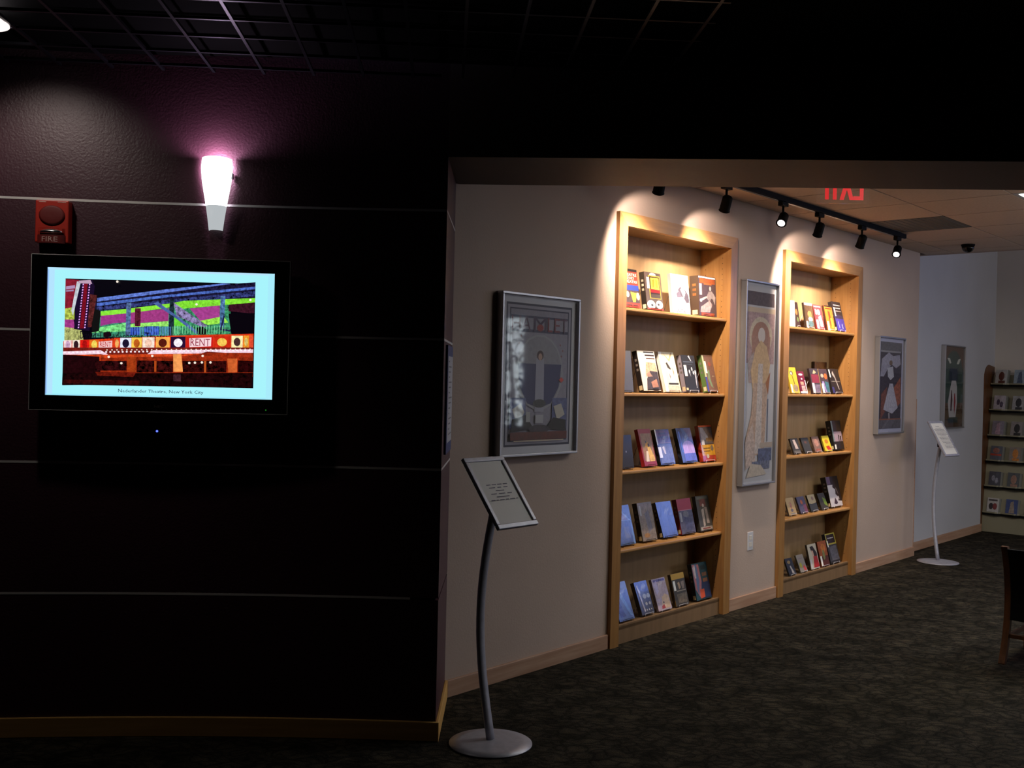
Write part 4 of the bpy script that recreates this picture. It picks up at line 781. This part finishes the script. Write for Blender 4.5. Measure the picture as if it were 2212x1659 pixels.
for s, tgt, kind, lab in LAMPS:
    t = thing('track_spotlight', WM(s, .30, HC-.034), lab, 'spotlight', 'spotlights on the ceiling track')
    MB().box(-.04, -.016, -.026, .04, .016, 0).build('adapter', 'track', t, bevel=.002)
    MB().tube([(0, 0, -.02), (0, 0, -.10)], .007, seg=10).build('stem', 'track', t)
    p = W(s, .30, HC-.135); q = W(*tgt); hm = t.matrix_world.inverted() @ aim(p, q)
    m = MB().lathe([(.012, .042), (.022, .038), (.029, .03), (.030, -.045), (.033, -.05), (.030, -.052), (.023, -.05)], 24); hd = m.build('lamp_head', 'track', t, hm)
    MB().box(-.004, -.03, -.01, .004, .03, .02).build('yoke', 'track', hd)
    MB().lathe([(.001, -.0515), (.022, -.0515), (.022, -.0505), (.001, -.0505)], 24).build('lens', 'lamp_hot', t, hm)
    d_ = (q-p).normalized()
    if kind == 1:      # a reflector lamp: bright core on the shelves, weak wide spill
        light('spot_bulb', 'SPOT', aim(p+d_*.056, W(tgt[0], -.08, 1.93)), E_SPOT, (1, .79, .6), t, spot_size=R(84), spot_blend=1, shadow_soft_size=.022)
        light('spot_spill', 'SPOT', aim(p+d_*.056, W(tgt[0]+.05, 0, 2.12)), E_SPILL, (1, .8, .66), t, spot_size=R(106), spot_blend=.35, shadow_soft_size=.022)
    else: light('spot_bulb', 'SPOT', aim(p+d_*.056, q), 12, (1, .8, .64), t, spot_size=R(60), spot_blend=1, shadow_soft_size=.022)

t = thing('exit_sign', Matrix.Translation((1.66, 5.3, 0)), 'clear hanging exit sign, its red letters seen from behind', 'exit sign')
MB().box(-.135, -.0025, 2.375, .135, .0025, 2.59).build('acrylic_panel', 'glass', t)
MB().box(-.145, -.03, 2.59, .145, .03, HC).build('housing', 'plastic_white', t)
m = MB(); zb, zt_ = 2.394, 2.572; y = -.0035; q = .0195
def bar(x0, z0, x1, z1): m.box(x0, y-.001, z0, x1, y, z1)
x = .103                                                              # E, mirrored: spine on the right
bar(x-q, zb, x, zt_); bar(x-.052, zb, x-q, zb+q); bar(x-.048, (zb+zt_)/2-q/2, x-q, (zb+zt_)/2+q/2); bar(x-.052, zt_-q, x-q, zt_)
for a_, b_ in ((-.008, .043), (.043, -.008)): m.prism([(a_-q*.55, zb), (a_+q*.55, zb), (b_+q*.55, zt_), (b_-q*.55, zt_)][::1 if a_ < b_ else 1], y-.001, y, 'y')
bar(-.053, zb, -.053+q, zt_); bar(-.093, zb, -.093+q, zt_); bar(-.115, zt_-q, -.093, zt_); bar(-.093+q, zt_-q, -.058, zt_)
m.build('lettering', 'exit', t)

t = thing('ceiling_vent', WM(4.11, .535, HC), 'grey square return-air vent in the ceiling tiles beside the track', 'vent')
MB().box(-.296, -.296, 0, .296, .296, .012).build('grille', 'vent', t)
for i in range(12): MB().box(-.28, -.27+i*.047, -.003, .28, -.262+i*.047, 0).build('slat', 'vent', t)
t = thing('ceiling_light', WM(3.81, 1.735, HC), 'bright rectangular ceiling light panel at the right edge of the picture', 'ceiling light')
MB().box(-.596, -.296, 0, .596, .296, .014).build('frame', 'plastic_white', t)
MB().box(-.57, -.27, -.002, .57, .27, 0).build('diffuser', 'troffer', t)
light('panel_light', 'AREA', t.matrix_world @ Matrix.Translation((0, 0, -.01)), E_TROFF, (1, .96, .9), t, shape='RECTANGLE', size=1.1, size_y=.5)
for k, (cs_, cn_) in enumerate(((1.71, 1.735), (3.81, 3.535), (3.81, 5.335))):       # unseen panels added for more light, behind the header and right of the frame
    t = thing('ceiling_light', WM(cs_, cn_, HC), ('added ceiling light panel hidden just behind the doorway header', 'added ceiling light panel deeper in the hall, right of the picture', 'added ceiling light panel farthest from the bookcases, outside the picture')[k], 'ceiling light')
    MB().box(-.596, -.296, 0, .596, .296, .014).build('frame', 'plastic_white', t)
    MB().box(-.57, -.27, -.002, .57, .27, 0).build('diffuser', 'troffer', t)
    light('panel_light', 'AREA', t.matrix_world @ Matrix.Translation((0, 0, -.01)), E_TROFF*(.45, 1.5, 1.5)[k], (1, .94, .88), t, shape='RECTANGLE', size=1.1, size_y=.5)
t = thing('added_uplight', WM(4.0, 2.55, 2.12), 'added long slim unseen uplight hanging from the ceiling right of the picture', 'added light')  # added out of view to brighten the low ceiling
MB().prism([(-.06, .05), (-.04, 0), (.04, 0), (.06, .05)], -1.45, 1.45, 'x').build('housing', 'plastic_white', t)
MB().box(-1.43, -.05, .05, 1.43, .05, .054).build('diffuser', 'troffer', t)
for x in (-1.2, 1.2): MB().tube([(x, 0, .05), (x, 0, HC-2.12)], .003, seg=6).build('cable', 'alu', t)
light('added_uplight_fill', 'AREA', t.matrix_world @ Matrix.Translation((0, 0, .062)) @ Matrix.Rotation(R(180), 4, 'X'), E_ADDED_UP, (1, .93, .86), t, shape='RECTANGLE', size=2.8, size_y=.1)
t = thing('dome_camera', WM(5.33, .51, HC), 'small black security dome on the ceiling near its far edge', 'security camera')
MB().lathe([(.052, 0), (.052, -.008), (.05, -.014)], 24).build('mount_ring', 'track', t)
MB().lathe([(.048, -.014), (.046, -.034), (.036, -.052), (.019, -.063), (.002, -.066)], 24).build('dome', 'gloss_black', t)

t = thing('recessed_downlight', Matrix.Translation((-1.85, 3.58, ZC)), 'recessed round ceiling light cut off by the upper left corner', 'ceiling light')
m = MB().lathe([(.062, .0), (.085, -.002), (.088, .004), (.062, .03)], 36)
MB().lathe([(.06, .004), (.088, .004), (.09, -.004), (.07, -.010), (.06, -.004)], 36).build('trim_ring', emis('trim_glow', 'fff0ec', 1.2), t)
MB().lathe([(.001, .012), (.055, .012), (.055, .008), (.001, .008)], 30).build('lamp', 'lamp_hot', t)
light('can_bulb', 'SPOT', aim((-1.85, 3.58, ZC-.02), (-1.82, 3.90, 2.18)), E_CAN, (1, .9, .8), t, spot_size=R(100), spot_blend=.8, shadow_soft_size=.04)

# ================================================================== DISC RACK
RM = Matrix.Translation(W(FAR-.01, -.09, 0)) @ Matrix.Rotation(math.atan2(DN.y, DN.x), 4, 'Z')    # local x = out of the recess wall, -y = towards the viewer
t = thing('disc_rack', RM, 'tall wooden rack with rounded end panel and rows of disc cases, far right', 'media rack')
arc = [(-.10-.10*math.cos(a)*1.0, 1.62+.10*math.sin(a)) for a in [math.pi/2*i/6 for i in range(7)]]
prof = [(-.33, 0), (-.33, 1.56)] + [(-.18-.15*math.cos(a), 1.56+.14*math.sin(a)) for a in [math.pi/2*i/10 for i in range(1, 11)]] + [(0, 1.68), (0, 0)]
for x in (-.03, 1.30): MB().prism(prof[::-1], x, x+.035, 'x').build('end_panel', 'oak', t, bevel=.004)
MB().prism([(-.29, 0), (-.29, .165), (-.02, 1.60), (0, 1.60), (0, 0)][::-1], .005, 1.30, 'x').build('back_board', 'beige', t)
ROWZ = [.195, .462, .72, .975, 1.235, 1.5]
def rowy(z): return -.29+.17*(z-.18)/1.33
PIT = .178
for z in ROWZ:
    y = rowy(z); poly = []
    for k in range(7):
        x = .01+k*PIT; poly += [(x, y-.02), (x+.13, y-.052)]
    poly += [(1.28, y-.02), (1.28, -.0), (.01, -.0)]
    MB().prism(poly, z-.02, z, 'z').build('shelf', 'track', t)
    poly2 = [(px, py) for px, py in poly[:-3]] + [(1.28, y-.02)]
    back = [(px, py+.006) for px, py in poly2[::-1]]
    MB().prism(poly2+back, z, z+.014, 'z').build('shelf_lip', 'beige', t)
CASE = {(5, 0): ('white and brown', 'b8b8b8', 'portrait', '5c2c20'), (5, 1): ('blue and white', '9cacbc', 'figure', '50607c'), (5, 2): ('grey', '8c8c90', 'figure', '404040'),
 (4, 0): ('pale lilac', 'b8b0bc', 'sketch', '50445c'), (4, 1): ('silver and black', 'a4a4a8', 'portrait', '242428'), (4, 2): ('brown', '7c6454', 'figure', '3c2c24'),
 (3, 0): ('grey-violet', '8c8494', 'figure', 'b898ac'), (3, 1): ('grey and black', '948c8c', 'portrait', '1c1818'), (3, 2): ('blue', '50648c', 'figure', 'a0a8b8'),
 (2, 0): ('blue, red and grey', '5c606c', 'band', 'b0402c'), (2, 1): ('orange and grey', '8c8078', 'portrait', 'd08434'), (2, 2): ('green', '5c7058', 'figure', '30402c'),
 (1, 0): ('dark slate', '4c4c58', 'sketch', '9090a0'), (1, 1): ('black and skin-toned', '54585c', 'portrait', 'a07868'), (1, 2): ('cream', 'b4a890', 'figure', '6c5c4c'),
 (0, 0): ('white, black and red', 'c0bcbc', 'blots', '7c2c2c'), (0, 1): ('blue and brown', '3c4c84', 'figure', 'a09084'), (0, 2): ('red', '843434', 'figure', 'c0a8a0')}
RN = ['bottom', 'second lowest', 'third lowest', 'third highest', 'second highest', 'top']; CN = ['left', 'middle', 'right']
spine_me = {}
for (r_, c_), (cn, c1, kind, c2) in CASE.items():
    z = ROWZ[r_]+.002; y = rowy(ROWZ[r_])-.028; x = .105+c_*PIT; cw, chh, ct = .118, .152, .010
    base4 = Matrix.Translation((x, y, z)) @ Matrix.Rotation(R(-14), 4, 'Z') @ Matrix.Rotation(R(-9), 4, 'X')
    t2 = thing('disc_case', RM @ base4, '%s disc case facing out, %s column, %s row of the rack' % (cn, CN[c_], RN[r_]), 'disc case', 'front disc cases in the far rack')
    m = MB().box(-cw/2, 0, 0, cw/2, ct, chh, (*hexc(c1), 0))
    its = {'portrait': [('e', .55, .55, .26, .3, c2, .5), ('r', .3, 0, .9, .25, c2, .6)], 'figure': [('p', [(.3, .1), (.4, .8), (.65, .9), (.8, .1)], c2, .7)],
           'sketch': [('e', .4, .55, .15, .2, c2, .9), ('e', .7, .4, .15, .2, c2, .9)], 'band': [('r', 0, .35, 1, .48, c2), ('e', .5, .7, .3, .18, 'a4685c', .7)], 'blots': [('e', .35, .45, .2, .22, '281c20'), ('e', .7, .45, .2, .22, c2), ('r', .1, .8, .9, .92, '4c4444')]}[kind]
    art(m, [('r', .05, .04, .95, .96, c1, .4)] + its, cw, chh, -cw/2, 0, 0); m.build('sleeve', 'jacket', t2)
    for q in range(4):
        mt = base4 @ Matrix.Translation((0, .0125*(q+1), .0))
        if 's' not in spine_me:
            o = MB().box(-cw/2, 0, 0, cw/2, ct, chh).build('disc_case', 'discgrey', bevel=.001); spine_me['s'] = o.data
        else:
            o = bpy.data.objects.new('disc_case', spine_me['s']); COL.objects.link(o)
        o.matrix_world = RM @ mt
        g = 'cases behind the %s front case, %s row' % (CN[c_], RN[r_])
        tag(o, 'grey disc case, %s behind the %s front case, %s rack row' % (('first', 'second', 'third', 'rearmost')[q], CN[c_], RN[r_]), 'disc case', g)

# ================================================================== CHAIR
t = thing('wooden_chair', Matrix.Translation((2.67, 5.55, 0)) @ Matrix.Rotation(R(-42), 4, 'Z'), 'low dark wooden chair seen from behind, cut off by the right edge', 'chair')
def postc(z): return .085*((z-.31)/.31)**2
def post(x):
    m = MB(); zs = [.622*i/14 for i in range(15)]
    pts = [(-postc(z)-.0, z) for z in zs] + [(-postc(z)+.034, z) for z in zs[::-1]]
    # rear posts curve out at the foot and at the top
    return m.prism(pts[::-1], x-.016, x+.016, 'x')
post(0).build('rear_leg', 'oak', t, bevel=.005); post(.44).build('rear_leg', 'oak', t, bevel=.005)
for x in (0, .44): MB().prism([(.36, 0), (.39, 0), (.40, .3), (.36, .3)], x-.016, x+.016, 'x').build('front_leg', 'oak', t, bevel=.004)
m = MB(); zs = [.225+.385*i/8 for i in range(9)]
m.prism(([(-postc(z)-.006, z) for z in zs] + [(-postc(z)+.022, z) for z in zs[::-1]])[::-1], .017, .423, 'x'); m.build('backrest', 'track', t, bevel=.004)
MB().box(-.01, .02, .26, .45, .41, .31).build('seat', 'track', t, bevel=.012)
MB().box(.016, -.012, .13, .424, .012, .15).build('stretcher', 'oak', t)
for x in (0, .44): MB().box(x-.008, .0, .12, x+.008, .37, .14).build('stretcher', 'oak', t)
